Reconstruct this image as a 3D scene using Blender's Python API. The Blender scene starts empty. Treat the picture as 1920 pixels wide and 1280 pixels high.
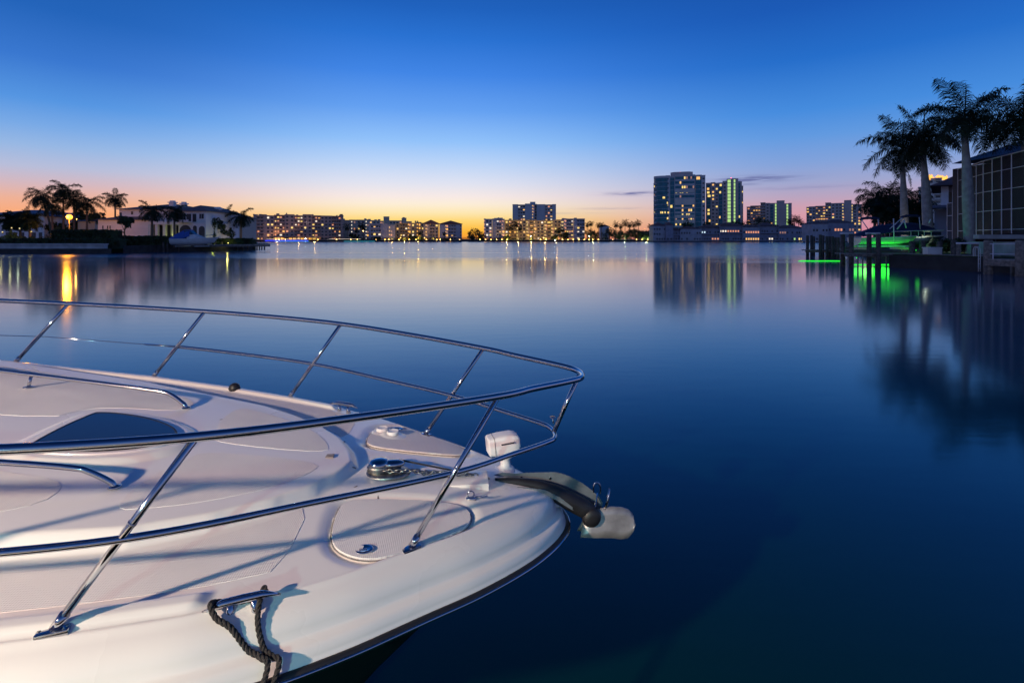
import bpy, bmesh, math, random
import numpy as np
from mathutils import Vector, Matrix, noise

# ------------------------------------------------------------------ camera, sky, exposure
sc = bpy.context.scene
C = sc.collection
F = 981.0; HY = 448.0; EYE = 2.5          # focal length in photo pixels, horizon row, eye height over the water
cam_d = bpy.data.cameras.new('camera'); cam = bpy.data.objects.new('camera', cam_d); C.objects.link(cam)
cam.location = (0, 0, EYE); cam.rotation_euler = (math.pi/2, 0, 0)
cam_d.sensor_width = 36; cam_d.lens = 36*F/1920; cam_d.shift_y = -(640-HY)/1920
cam_d.clip_start = .05; cam_d.clip_end = 12000
sc.camera = cam
sc.view_settings.view_transform = 'Standard'; sc.view_settings.look = 'None'
sc.view_settings.exposure = 0; sc.view_settings.gamma = 1
sc.render.engine = 'CYCLES'
sc.cycles.use_denoising = True
sc.cycles.max_bounces = 6; sc.cycles.glossy_bounces = 4; sc.cycles.diffuse_bounces = 3
sc.cycles.sample_clamp_indirect = 4
R = math.radians

def lin(c):
    return tuple((x/255/12.92 if x/255 <= .04045 else ((x/255+.055)/1.055)**2.4) for x in c)

W = bpy.data.worlds.new('World'); sc.world = W; W.use_nodes = True
nt = W.node_tree; nt.nodes.clear()
class NB:
    def __init__(s, nt): s.nt = nt
    def n(s, t, **k):
        o = s.nt.nodes.new(t)
        for a, b in k.items(): setattr(o, a, b)
        return o
    def l(s, a, b): s.nt.links.new(a, b)
    def m(s, op, a, b=None, c=None, clamp=False):
        o = s.n('ShaderNodeMath', operation=op); o.use_clamp = clamp
        for i, x in enumerate((a, b, c)):
            if x is None: continue
            if isinstance(x, (int, float)): o.inputs[i].default_value = x
            else: s.l(x, o.inputs[i])
        return o.outputs[0]
    def smooth(s, x, a, b):
        o = s.n('ShaderNodeMapRange', interpolation_type='SMOOTHSTEP')
        s.l(x, o.inputs[0]); o.inputs[1].default_value = a; o.inputs[2].default_value = b
        return o.outputs[0]
    def mix(s, f, a, b):
        o = s.n('ShaderNodeMix', data_type='RGBA')
        for i, x in ((0, f), (6, a), (7, b)):
            if isinstance(x, (int, float)): o.inputs[i].default_value = x
            elif isinstance(x, tuple): o.inputs[i].default_value = (*x[:3], 1)
            else: s.l(x, o.inputs[i])
        return o.outputs[2]
    def ramp(s, x, stops):
        o = s.n('ShaderNodeValToRGB'); s.l(x, o.inputs[0]); r = o.color_ramp
        while len(r.elements) < len(stops): r.elements.new(.5)
        for e, (p, c) in zip(r.elements, stops):
            e.position = p; e.color = (*c[:3], 1)
        return o.outputs[0]
g = NB(nt)
co = g.n('ShaderNodeTexCoord'); sx = g.n('ShaderNodeSeparateXYZ'); g.l(co.outputs['Generated'], sx.inputs[0])
X, Y, Z = sx.outputs
def RS(l): return [(p, lin(c)) for p, c in l]
UP = [(.52, (20, 72, 150)), (.7, (9, 48, 98)), (1, (6, 28, 66))]
mid = g.ramp(Z, RS([(0, (248, 150, 60)), (.012, (253, 178, 52)), (.022, (255, 196, 78)), (.0355, (255, 216, 122)), (.05, (254, 232, 178)), (.065, (253, 238, 214)), (.08, (248, 234, 230)), (.105, (224, 227, 242)),
      (.143, (186, 212, 248)), (.181, (146, 194, 250)), (.236, (102, 162, 242)), (.297, (66, 134, 230)), (.355, (42, 114, 210)), (.401, (32, 98, 190))] + UP))
right = g.ramp(Z, RS([(0, (176, 112, 150)), (.0156, (208, 138, 156)), (.04, (214, 156, 170)), (.055, (204, 160, 178)), (.068, (188, 164, 190)), (.093, (160, 166, 206)),
      (.127, (130, 162, 218)), (.169, (98, 154, 224)), (.21, (70, 140, 222)), (.288, (38, 110, 202)), (.362, (28, 90, 182))] + UP))
left = g.ramp(Z, RS([(0, (246, 138, 92)), (.013, (253, 160, 106)), (.039, (250, 172, 126)), (.058, (238, 178, 152)), (.08, (212, 184, 192)), (.102, (184, 190, 218)),
      (.131, (152, 184, 228)), (.159, (122, 170, 230)), (.194, (86, 150, 226)), (.249, (58, 120, 208)), (.3145, (36, 100, 186))] + UP))
az = g.m('ARCTAN2', X, Y)
fL = g.smooth(az, R(-13), R(-41)); fR = g.smooth(az, R(-7), R(30))
col = g.mix(fL, mid, left); col = g.mix(fR, col, right)
# the afterglow fades behind the viewer, where the sky is dim blue
back = g.ramp(Z, RS([(0, (134, 138, 176)), (.1, (132, 146, 192)), (.25, (98, 130, 190)), (.5, (44, 88, 160)), (1, (8, 28, 78))]))
fB = g.smooth(Y, .35, -.35)
col = g.mix(fB, col, back)
# two thin stratus streaks low in the sky
el = g.m('ARCSINE', Z)
ns = g.n('ShaderNodeTexNoise'); ns.inputs['Scale'].default_value = 1; ns.inputs['Detail'].default_value = 5
cmb = g.n('ShaderNodeCombineXYZ'); g.l(g.m('MULTIPLY', az, 26), cmb.inputs[0]); g.l(g.m('MULTIPLY', el, 300), cmb.inputs[1]); g.l(cmb.outputs[0], ns.inputs['Vector'])
cl = None
for px, py, wx, wy, st in ((1190, 363, 44, 3.4, 1.1), (1408, 336, 58, 5, 1.25), (1396, 346, 22, 2, .6), (1265, 352, 20, 2.2, .5), (1150, 391, 60, 2, .35), (1500, 352, 80, 3, .3), (1060, 400, 60, 2, .22)):
    a0 = math.atan((px-960)/F); e0 = math.atan((HY-py)/F*math.cos(a0))
    dx = g.m('DIVIDE', g.m('SUBTRACT', az, a0), wx/F); dy = g.m('DIVIDE', g.m('SUBTRACT', el, e0), wy/F)
    rr = g.m('ADD', g.m('MULTIPLY', dx, dx), g.m('MULTIPLY', dy, dy))
    v = g.m('MULTIPLY', g.m('EXPONENT', g.m('MULTIPLY', rr, -1.0)), st)
    cl = v if cl is None else g.m('MAXIMUM', cl, v)
cl = g.m('MULTIPLY', cl, g.smooth(ns.outputs[0], .25, .62), clamp=True)
col = g.mix(g.m('MULTIPLY', cl, .85), col, lin((98, 104, 158)))
bg = g.n('ShaderNodeBackground'); g.l(col, bg.inputs[0]); bg.inputs[1].default_value = 1.0
out = g.n('ShaderNodeOutputWorld'); g.l(bg.outputs[0], out.inputs[0])

rnd = random.Random(7)
ORD = 'first second third fourth fifth sixth seventh eighth ninth tenth eleventh twelfth thirteenth fourteenth'.split()
def PX(x, D): return (x-960)/F*D
def PZ(y, D): return EYE-(y-HY)/F*D

# ------------------------------------------------------------------ materials
def mat(name, col, rough=.6, metal=0, var=.12, vs=1.5, bump=0, bs=40, coat=0, emit=None, es=0, spec=.5, alpha=1, trans=0):
    m = bpy.data.materials.new(name); m.use_nodes = True
    t = m.node_tree; b = t.nodes['Principled BSDF']; k = NB(t)
    tc = k.n('ShaderNodeTexCoord')
    if var:
        n = k.n('ShaderNodeTexNoise'); n.inputs['Scale'].default_value = vs; n.inputs['Detail'].default_value = 6
        k.l(tc.outputs['Object'], n.inputs['Vector'])
        lo = tuple(c*(1-var) for c in col); hi = tuple(min(1, c*(1+var)) for c in col)
        k.l(k.mix(k.smooth(n.outputs[0], .3, .7), lo, hi), b.inputs['Base Color'])
        k.l(k.m('MULTIPLY_ADD', n.outputs[0], rough*.3, rough*.85), b.inputs['Roughness'])
    else:
        b.inputs['Base Color'].default_value = (*col, 1); b.inputs['Roughness'].default_value = rough
    b.inputs['Metallic'].default_value = metal
    b.inputs['Specular IOR Level'].default_value = spec
    b.inputs['Coat Weight'].default_value = coat; b.inputs['Coat Roughness'].default_value = .08
    b.inputs['Transmission Weight'].default_value = trans
    if alpha < 1: b.inputs['Alpha'].default_value = alpha
    if emit:
        b.inputs['Emission Color'].default_value = (*emit, 1); b.inputs['Emission Strength'].default_value = es
        m.cycles.emission_sampling = 'NONE'
    if bump:
        n = k.n('ShaderNodeTexNoise'); n.inputs['Scale'].default_value = bs; n.inputs['Detail'].default_value = 4
        k.l(tc.outputs['Object'], n.inputs['Vector'])
        u = k.n('ShaderNodeBump'); u.inputs['Strength'].default_value = bump; u.inputs['Distance'].default_value = .02
        k.l(n.outputs[0], u.inputs['Height']); k.l(u.outputs[0], b.inputs['Normal'])
    return m
M = {}
M['gel'] = mat('gelcoat', (.78, .75, .72), .28, var=.03, vs=.9, coat=.35)
M['gelsm'] = mat('gelcoat_grey_white', (.72, .70, .71), .3, var=.03, coat=.3)
M['skid'] = mat('nonskid_gelcoat', (.73, .695, .675), .6, var=.05, vs=3)
def skid_bump(m):
    t = m.node_tree; k = NB(t); b = t.nodes['Principled BSDF']; tc = k.n('ShaderNodeTexCoord')
    s = k.n('ShaderNodeSeparateXYZ'); k.l(tc.outputs['Object'], s.inputs[0])
    f = 2*math.pi/.013
    a = k.m('SINE', k.m('MULTIPLY', k.m('ADD', s.outputs[0], s.outputs[1]), f))
    c = k.m('SINE', k.m('MULTIPLY', k.m('SUBTRACT', s.outputs[0], s.outputs[1]), f))
    u = k.n('ShaderNodeBump'); u.inputs['Strength'].default_value = .34; u.inputs['Distance'].default_value = .0016
    k.l(k.m('MULTIPLY', a, c), u.inputs['Height']); k.l(u.outputs[0], b.inputs['Normal'])
skid_bump(M['skid'])
def ring_bump(m):
    t = m.node_tree; k = NB(t); b = t.nodes['Principled BSDF']; tc = k.n('ShaderNodeTexCoord'); s = k.n('ShaderNodeSeparateXYZ'); k.l(tc.outputs['Object'], s.inputs[0])
    n = k.n('ShaderNodeTexNoise'); n.inputs['Scale'].default_value = 3
    k.l(tc.outputs['Object'], n.inputs['Vector'])
    u = k.n('ShaderNodeBump'); u.inputs['Strength'].default_value = .5; u.inputs['Distance'].default_value = .03
    k.l(k.m('ADD', k.m('POWER', k.m('ABSOLUTE', k.m('SINE', k.m('MULTIPLY_ADD', n.outputs[0], 3.0, k.m('MULTIPLY', s.outputs[2], 11)))), .35), n.outputs[0]), u.inputs['Height']); k.l(u.outputs[0], b.inputs['Normal'])
M['steel'] = mat('polished_stainless', (.50, .50, .53), .09, 1, var=.03, vs=8)
M['brushed'] = mat('brushed_stainless', (.20, .235, .27), .42, .5, var=.15, vs=14, bump=.05, bs=60)
M['chain'] = mat('galvanised_chain', (.32, .31, .29), .4, 1, var=.25, vs=60)
M['galv'] = mat('galvanised_anchor', (.33, .32, .33), .45, .5, var=.2, vs=14, bump=.05, bs=90)
M['townwall2'] = mat('pale_townhouse_stucco', (.38, .37, .41), .85, var=.15, vs=.3)
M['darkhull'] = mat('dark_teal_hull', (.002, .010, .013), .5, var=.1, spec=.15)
M['rubber'] = mat('black_rubber', (.012, .012, .015), .5, var=.2, vs=10)
M['darkglass'] = mat('smoked_glass', (.014, .03, .065), .04, 0, var=0, spec=.8)
M['plastic'] = mat('white_plastic', (.75, .73, .74), .35, var=.04)
M['rope'] = mat('black_rope', (.018, .016, .018), .75, var=.35, vs=60, bump=.5, bs=300)
M['hullwhite'] = mat('white_hull', (.6, .6, .6), .25, coat=.3, var=.04)
M['grille'] = mat('grey_grille', (.22, .2, .19), .6, var=.3, vs=80)
M['stain'] = mat('dark_scuff', (.16, .13, .12), .7, var=.3, vs=90)
M['land'] = mat('grass_ground', (.025, .04, .014), .9, var=.4, vs=.6, bump=.5, bs=10)
M['farland'] = mat('far_ground', (.03, .035, .02), .9, var=.3, vs=.05)
M['concrete'] = mat('seawall_concrete', (.42, .42, .42), .8, var=.2, vs=.8, bump=.3, bs=8)
M['darkconc'] = mat('dark_seawall', (.035, .033, .033), .8, var=.4, vs=1, bump=.4, bs=8)
M['wood'] = mat('weathered_timber', (.19, .16, .14), .8, var=.4, vs=5, bump=.5, bs=30)
M['pile'] = mat('dark_piling', (.085, .075, .07), .85, var=.5, vs=4, bump=.6, bs=18)
M['deckwood'] = mat('dock_planks', (.28, .25, .23), .75, var=.3, vs=3, bump=.4, bs=20)
M['greypost'] = mat('grey_dock_post', (.27, .25, .24), .8, var=.3, vs=4, bump=.3)
M['capwhite'] = mat('white_cap', (.6, .6, .62), .5, var=.08)
M['trunk'] = mat('palm_trunk', (.32, .31, .3), .8, var=.2, vs=2.5, bump=.4, bs=12)
ring_bump(M['trunk'])
M['trunkb'] = mat('brown_palm_trunk', (.16, .12, .09), .9, var=.3, vs=6, bump=.6, bs=20)
M['shaft'] = mat('green_crownshaft', (.06, .11, .04), .5, var=.15)
M['frond'] = mat('palm_fronds', (.014, .026, .012), .7, spec=.2, var=.45, vs=1.4)
M['leaf'] = mat('dense_foliage', (.025, .045, .016), .7, var=.55, vs=1.2)
M['leaf2'] = mat('garden_foliage', (.05, .09, .025), .7, var=.5, vs=2)
M['redleaf'] = mat('reddish_foliage', (.07, .025, .02), .7, var=.5, vs=2)
M['bark'] = mat('bark', (.09, .07, .05), .9, var=.3, vs=6)
M['stucco'] = mat('white_stucco', (.80, .77, .79), .8, var=.06, vs=.6)
M['tileroof'] = mat('clay_tile_roof', (.19, .13, .13), .8, var=.25, vs=3)
M['blueroof'] = mat('slate_roof', (.13, .15, .22), .7, var=.2, vs=2)
M['dark'] = mat('dark_opening', (.035, .037, .05), .3, var=.2)
M['brown'] = mat('brown_condo_stucco', (.52, .34, .28), .85, var=.1, vs=.2)
M['tan'] = mat('tan_condo_stucco', (.60, .48, .38), .85, var=.1, vs=.2)
M['yell'] = mat('yellow_condo_stucco', (.66, .48, .25), .85, var=.1, vs=.2)
M['grey'] = mat('grey_condo_stucco', (.46, .45, .50), .85, var=.08, vs=.2)
M['conc'] = mat('tower_concrete', (.52, .52, .54), .85, var=.08, vs=.15)
M['beige'] = mat('tower_beige', (.62, .58, .52), .85, var=.08, vs=.15)
M['taupe'] = mat('tower_taupe', (.56, .46, .43), .85, var=.08, vs=.15)  # warm tint carries the sky's peach glow in the colour
M['teal'] = mat('teal_curtain_glass', (.008, .16, .21), .3, var=.25, vs=.4, spec=.35)
M['townwall'] = mat('townhouse_stucco', (.27, .27, .34), .85, var=.15, vs=.3)
M['townroof'] = mat('dark_red_roof', (.17, .09, .09), .8, var=.2, vs=1)
M['alum'] = mat('pale_aluminium_frame', (.68, .64, .72), .45, var=.06)
M['meshscreen'] = mat('dark_insect_screen', (.04, .035, .04), .8, var=.15, vs=3, alpha=.78)
M['navy'] = mat('navy_canvas', (.012, .028, .085), .75, var=.2, vs=3, bump=.3, bs=12)
M['bluecan'] = mat('blue_canvas', (.02, .09, .38), .7, var=.15, vs=3, bump=.2, bs=12)
M['white'] = mat('white_paint', (.7, .7, .72), .4, var=.05)
M['lattice'] = mat('pale_block_wall', (.36, .34, .36), .8, var=.2, vs=6)
M['darkwall'] = mat('dark_house_stucco', (.09, .075, .08), .85, var=.1)
M['yellowtree'] = mat('amber_roof_tiles', (.5, .3, .1), .8, var=.2)
def em(name, c, s): M[name] = mat(name, (.5, .5, .5), .5, var=0, emit=lin(c), es=s)
em('lit_warm', (255, 190, 84), 1.1); em('lit_yellow', (255, 214, 100), 1.15); em('lit_white', (255, 236, 205), 1.2)
em('lit_orange', (250, 160, 96), .85); em('lit_green', (190, 235, 120), .85); em('lit_dim', (190, 130, 80), .55); em('lit_cool', (200, 225, 235), 1.1)
em('bulb_warm', (255, 184, 84), 26); em('bulb_white', (225, 245, 255), 110); em('bulb_sodium', (255, 140, 22), 6)
em('bulb_small', (255, 196, 112), 9); em('bulb_red', (255, 70, 90), 6); em('green_led', (30, 255, 20), 1.3); em('blue_led', (10, 40, 255), 2.0)
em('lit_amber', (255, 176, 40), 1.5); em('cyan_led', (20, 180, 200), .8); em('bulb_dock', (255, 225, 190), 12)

# ------------------------------------------------------------------ helpers
def tag(o, label=None, cat=None, group=None, kind=None):
    if label: o['label'] = label
    if cat: o['category'] = cat
    if group: o['group'] = group
    if kind: o['kind'] = kind
    return o
def empty(name, label, cat, loc=(0, 0, 0), rz=0, group=None):
    o = bpy.data.objects.new(name, None); C.objects.link(o); o.location = loc; o.rotation_euler = (0, 0, rz); o.empty_display_size = .2
    return tag(o, label, cat, group)
def dup(root, loc=None, rz=None, label=None, scale=None, group=None):
    def rec(o, p):
        c = o.copy(); C.objects.link(c); c.parent = p
        for ch in KIDS.get(o.name, []): KIDS.setdefault(c.name, []).append(rec(ch, c))
        return c
    r = rec(root, None)
    if loc is not None: r.location = loc
    if rz is not None: r.rotation_euler = (0, 0, rz)
    if scale is not None: r.scale = (scale,)*3 if isinstance(scale, (int, float)) else scale
    if label: r['label'] = label
    if group: r['group'] = group
    return r
KIDS = {}
def link(name, me, parent=None, m=None):
    o = bpy.data.objects.new(name, me); C.objects.link(o)
    if m is not None:
        me.materials.clear(); me.materials.append(M[m] if isinstance(m, str) else m)
    if parent is not None:
        o.parent = parent; KIDS.setdefault(parent.name, []).append(o)
    return o
class MB:
    def __init__(s): s.v = []; s.f = []
    def quad(s, a, b, c, d):
        n = len(s.v); s.v += [a, b, c, d]; s.f.append((n, n+1, n+2, n+3))
    def poly(s, pts):
        n = len(s.v); s.v += list(pts); s.f.append(tuple(range(n, n+len(pts))))
    def box(s, x0, x1, y0, y1, z0, z1, mtx=None):
        n = len(s.v)
        p = [(x, y, z) for z in (z0, z1) for x, y in ((x0, y0), (x1, y0), (x1, y1), (x0, y1))]
        if mtx is not None: p = [tuple(mtx @ Vector(q)) for q in p]
        s.v += p
        for q in ((0, 3, 2, 1), (4, 5, 6, 7), (0, 1, 5, 4), (1, 2, 6, 5), (2, 3, 7, 6), (3, 0, 4, 7)): s.f.append(tuple(n+i for i in q))
        return s
    def prism(s, pts, z0, z1):
        n = len(s.v); k = len(pts)
        s.v += [(x, y, z0) for x, y in pts]+[(x, y, z1) for x, y in pts]
        s.f.append(tuple(n+i for i in range(k))[::-1]); s.f.append(tuple(n+k+i for i in range(k)))
        for i in range(k):
            j = (i+1) % k; s.f.append((n+i, n+j, n+k+j, n+k+i))
        return s
    def tube(s, pts, r, n=10, cap=True, closed=False):
        pts = [Vector(p) for p in pts]; N = len(pts)
        rr = r if isinstance(r, (list, tuple)) else [r]*N
        base = len(s.v); up = None
        for i, p in enumerate(pts):
            a = pts[(i-1) % N] if (closed or i > 0) else p; b = pts[(i+1) % N] if (closed or i < N-1) else p
            t = (b-a).normalized() if (b-a).length > 1e-9 else Vector((0, 0, 1))
            if up is None: up = t.orthogonal().normalized()
            up = (up-t*up.dot(t)); up = up.normalized() if up.length > 1e-6 else t.orthogonal().normalized()
            q = t.cross(up)
            for k in range(n):
                w = 2*math.pi*k/n; s.v.append(tuple(p+(up*math.cos(w)+q*math.sin(w))*rr[i]))
        for i in range(N if closed else N-1):
            for k in range(n):
                a = base+i*n+k; b = base+i*n+(k+1) % n; j = (i+1) % N
                s.f.append((a, b, base+j*n+(k+1) % n, base+j*n+k))
        if cap and not closed:
            s.f.append(tuple(base+k for k in range(n))[::-1]); s.f.append(tuple(base+(N-1)*n+k for k in range(n)))
        return s
    def lathe(s, prof, c=(0, 0, 0), n=20, mtx=None, sx=1, sy=1):
        base = len(s.v)
        for r, z in prof:
            for k in range(n):
                w = 2*math.pi*k/n; p = Vector((c[0]+r*math.cos(w)*sx, c[1]+r*math.sin(w)*sy, c[2]+z))
                if mtx is not None: p = mtx @ p
                s.v.append(tuple(p))
        for i in range(len(prof)-1):
            for k in range(n):
                s.f.append((base+i*n+k, base+i*n+(k+1) % n, base+(i+1)*n+(k+1) % n, base+(i+1)*n+k))
        s.f.append(tuple(base+k for k in range(n))[::-1]); s.f.append(tuple(base+(len(prof)-1)*n+k for k in range(n)))
        return s
    def mesh(s, name, smooth=False):
        me = bpy.data.meshes.new(name); me.from_pydata([tuple(p) for p in s.v], [], s.f)
        if smooth: me.shade_smooth()
        me.update(); return me
    def build(s, name, m, parent=None, smooth=False, bevel=0, auto=None, bseg=2):
        me = s.mesh(name, smooth)
        if bevel or auto:
            bm = bmesh.new(); bm.from_mesh(me)
            bmesh.ops.remove_doubles(bm, verts=bm.verts, dist=1e-5)
            if bevel:
                es = [e for e in bm.edges if len(e.link_faces) == 2 and e.calc_face_angle(0) > .5]
                bmesh.ops.bevel(bm, geom=es, offset=bevel, segments=bseg, affect='EDGES', profile=.6)
            bm.to_mesh(me); bm.free()
            if auto or bevel:
                me.shade_smooth(); me.set_sharp_from_angle(angle=R(auto or 40))
        return link(name, me, parent, m)
def blob(mb, c, r, n=10, sz=1):
    mb.lathe([(r*math.sin(math.pi*i/n)+1e-4, -r*sz*math.cos(math.pi*i/n)) for i in range(n+1)], c, n=max(8, n))
def interp(x, xs, ys): return float(np.interp(x, xs, ys))
def spline(pts, sub=8):
    P = [Vector(p) for p in pts]; out_ = []
    for i in range(len(P)-1):
        p0 = P[i-1] if i else P[0]*2-P[1]; p1, p2 = P[i], P[i+1]; p3 = P[i+2] if i+2 < len(P) else P[-1]*2-P[-2]
        for k in range(sub):
            t = k/sub
            out_.append(.5*((2*p1)+(p2-p0)*t+(2*p0-5*p1+4*p2-p3)*t*t+(3*p1-p0-3*p2+p3)*t**3))
    out_.append(P[-1]); return out_
def light(name, kind, loc, power, col, size=.1, parent=None, **k):
    d = bpy.data.lights.new(name, kind); d.energy = power; d.color = col
    if kind in ('POINT', 'SPOT'): d.shadow_soft_size = size
    for a, b in k.items(): setattr(d, a, b)
    o = bpy.data.objects.new(name, d); C.objects.link(o); o.location = loc
    if parent is not None: o.parent = parent
    return o

# ------------------------------------------------------------------ water, land
wm = bpy.data.materials.new('bay_water'); wm.use_nodes = True
k = NB(wm.node_tree); b = wm.node_tree.nodes['Principled BSDF']
b.inputs['IOR'].default_value = 1.58
geo = k.n('ShaderNodeNewGeometry'); s3 = k.n('ShaderNodeSeparateXYZ'); k.l(geo.outputs['Position'], s3.inputs[0])
def wnoise(sx_, sy_, det=4, dim=.5):
    c3 = k.n('ShaderNodeCombineXYZ'); k.l(k.m('MULTIPLY', s3.outputs[0], sx_), c3.inputs[0]); k.l(k.m('MULTIPLY', s3.outputs[1], sy_), c3.inputs[1])
    n = k.n('ShaderNodeTexNoise'); n.inputs['Detail'].default_value = det; n.inputs['Roughness'].default_value = dim; n.inputs['Scale'].default_value = 1
    k.l(c3.outputs[0], n.inputs['Vector']); return n.outputs[0]
patch = wnoise(.012, .05, 5)
yy = k.m('ADD', s3.outputs[1], k.m('MULTIPLY', k.m('SUBTRACT', patch, .5), 70))
ruff = k.smooth(yy, 52, 84)                     # wind ruffles the open water beyond the calm near the docks
str_ = wnoise(.006, .09, 6, .6)
r1 = k.m('MULTIPLY_ADD', k.m('MULTIPLY', ruff, k.smooth(str_, .2, .75)), .10, .10)
k.l(k.m('MULTIPLY_ADD', ruff, .03, r1), b.inputs['Roughness'])
k.l(k.mix(k.smooth(s3.outputs[1], 3, 13), (.0008, .024, .022), (.0, .092, .185)), b.inputs['Base Color'])   # teal by the dock; blue farther out stands in for reflected sky
bp1 = k.n('ShaderNodeBump'); k.l(k.m('MULTIPLY_ADD', ruff, .75, .025), bp1.inputs['Strength']); bp1.inputs['Distance'].default_value = .05
hgt = k.m('ADD', wnoise(1.2, 3.2, 3), k.m('MULTIPLY', wnoise(.15, .9, 3), 1.2))
k.l(hgt, bp1.inputs['Height']); k.l(bp1.outputs[0], b.inputs['Normal'])
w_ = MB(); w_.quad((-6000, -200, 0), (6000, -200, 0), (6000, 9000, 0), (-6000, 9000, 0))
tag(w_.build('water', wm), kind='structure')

def landmass(name, pts, z, m, wallm=None):
    mb = MB(); mb.prism(pts, -1.5, z); o = mb.build(name, m); tag(o, kind='structure'); return o
# left peninsula
LP = [(-400, 90), (PX(0, 90.5), 90.5), (PX(235, 95), 95), (PX(300, 100), 100), (PX(400, 108), 108), (PX(478, 118), 118), (PX(480, 130), 130), (PX(400, 170), 170), (-400, 220)]
landmass('left_shore_ground', LP, 1.1, 'land')
# right property, with the lawn level behind its seawall
RP = [(33.5, 46.0), (40, 52.0), (46, 66), (60, 95), (88, 140), (130, 210), (400, 300), (400, 8), (60, 8), (40, 30), (36.5, 38)]
landmass('right_shore_ground', RP, 1.15, 'land')
landmass('far_shore_ground', [(-2500, 486), (PX(1222, 486), 486), (PX(1225, 470), 470), (PX(1512, 470), 470), (PX(1530, 420), 420), (PX(1680, 420), 420), (2500, 560), (4500, 3500), (-4500, 3500)], 1.25, 'farland')
# dock under the viewer
vd = empty('boat_dock', 'weathered timber dock on pilings alongside the moored motor yacht', 'dock', (0, -1.6, 0))
for i in range(-60, 30):
    pass
mb = MB()
for i in range(110): mb.box(-9+i*.15, -9+i*.15+.142, -1.6, 1.55, .95, .99)
mb.build('deck', 'deckwood', vd, bevel=.004)
mb = MB(); mb.box(-9, 7.5, 1.4, 1.5, .7, .945); mb.box(-9, 7.5, -1.5, -1.4, .7, .945); mb.build('beam', 'wood', vd)
for x in (-8, -5, -2, 2.5, 6):
    mb = MB(); mb.lathe([(.14, -1.5), (.14, .9)], (x, -1.3, 0), 12); mb.build('piling', 'pile', vd, True)

# ------------------------------------------------------------------ the motor yacht in front
TH = .118; OX, OY = .3175, 2.487
yacht = empty('motor_yacht', 'white motor yacht foredeck with stainless rail filling the lower left foreground', 'motor yacht', (OX, OY, 0), TH)
CS = [.20, .215, .26, .35, .47, .6, .747, .95, 1.09, 1.33, 1.6, 2.0, 2.5, 3.34, 4.5, 6, 9.2]
CW = [.0, .055, .13, .24, .35, .455, .555, .70, .785, .905, .99, 1.09, 1.175, 1.235, 1.32, 1.42, 1.42]
def Wc(s): return interp(s, CS, CW)
def ze(s):
    s = np.asarray(s, float)
    return 1.3125+np.where(s < 3.4, .12*s, .408+.12*(1-np.exp(-(s-3.4)))*1.0)
TS = [1.02, 1.03, 1.07, 1.14, 1.26, 1.42, 1.62, 2.34, 3.2, 4.5, 9.2]
TW = [0, .07, .18, .30, .43, .55, .66, .86, .98, 1.05, 1.1]
lock_near = [(1.03, -.27), (1.045, -.39), (1.03, -.54), (.985, -.605), (.90, -.632), (.80, -.60), (.62, -.465), (.54, -.395), (.515, -.33), (.53, -.27), (.60, -.235), (.85, -.24)]
lock_far = [(s, -v_) for s, v_ in lock_near]
def chaikin(p, n=3):
    for _ in range(n):
        q = []
        for i in range(len(p)):
            a, b_ = p[i], p[(i+1) % len(p)]
            q.append((a[0]*.75+b_[0]*.25, a[1]*.75+b_[1]*.25)); q.append((a[0]*.25+b_[0]*.75, a[1]*.25+b_[1]*.75))
        p = q
    return p
def offset_poly(p, d):
    n = len(p); A = sum(p[i][0]*p[(i+1) % n][1]-p[(i+1) % n][0]*p[i][1] for i in range(n)); sg = 1 if A > 0 else -1
    o = []
    for i in range(n):
        a, b_ = p[i-1], p[(i+1) % n]; tx, ty = b_[0]-a[0], b_[1]-a[1]; L = math.hypot(tx, ty) or 1
        o.append((p[i][0]+sg*ty/L*d, p[i][1]-sg*tx/L*d))
    return o
def sdf(poly, S, V):      # signed distance, positive outside
    d = np.full(S.shape, 1e9); ins = np.zeros(S.shape, bool); n = len(poly)
    for i in range(n):
        (x0, y0), (x1, y1) = poly[i], poly[(i+1) % n]
        ex, ey = x1-x0, y1-y0; L = ex*ex+ey*ey+1e-12
        t = np.clip(((S-x0)*ex+(V-y0)*ey)/L, 0, 1)
        d = np.minimum(d, np.hypot(S-x0-t*ex, V-y0-t*ey))
        c = ((y0 > V) != (y1 > V)) & (S < ex*(V-y0)/(ey+1e-12)+x0); ins ^= c
    return np.where(ins, -d, d)
LN = chaikin(lock_near); LF = chaikin(lock_far)
HC = .0
hatch_out = chaikin([(2.235, -.215), (2.255, -.19), (2.265, 0), (2.255, .19), (2.235, .215), (2.15, .235), (1.98, .205), (1.83, .12), (1.765, 0), (1.83, -.12), (1.98, -.205), (2.15, -.235)])
def sst(x): x = np.clip(x, 0, 1); return x*x*(3-2*x)
def trunk_d(S, V):
    w = np.interp(S, TS, TW); dw = (np.interp(S+.02, TS, TW)-np.interp(S-.02, TS, TW))/.04
    d = (w-np.abs(V))/np.sqrt(1+dw*dw); return np.where(S < 1.02, -.2, d)
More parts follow.
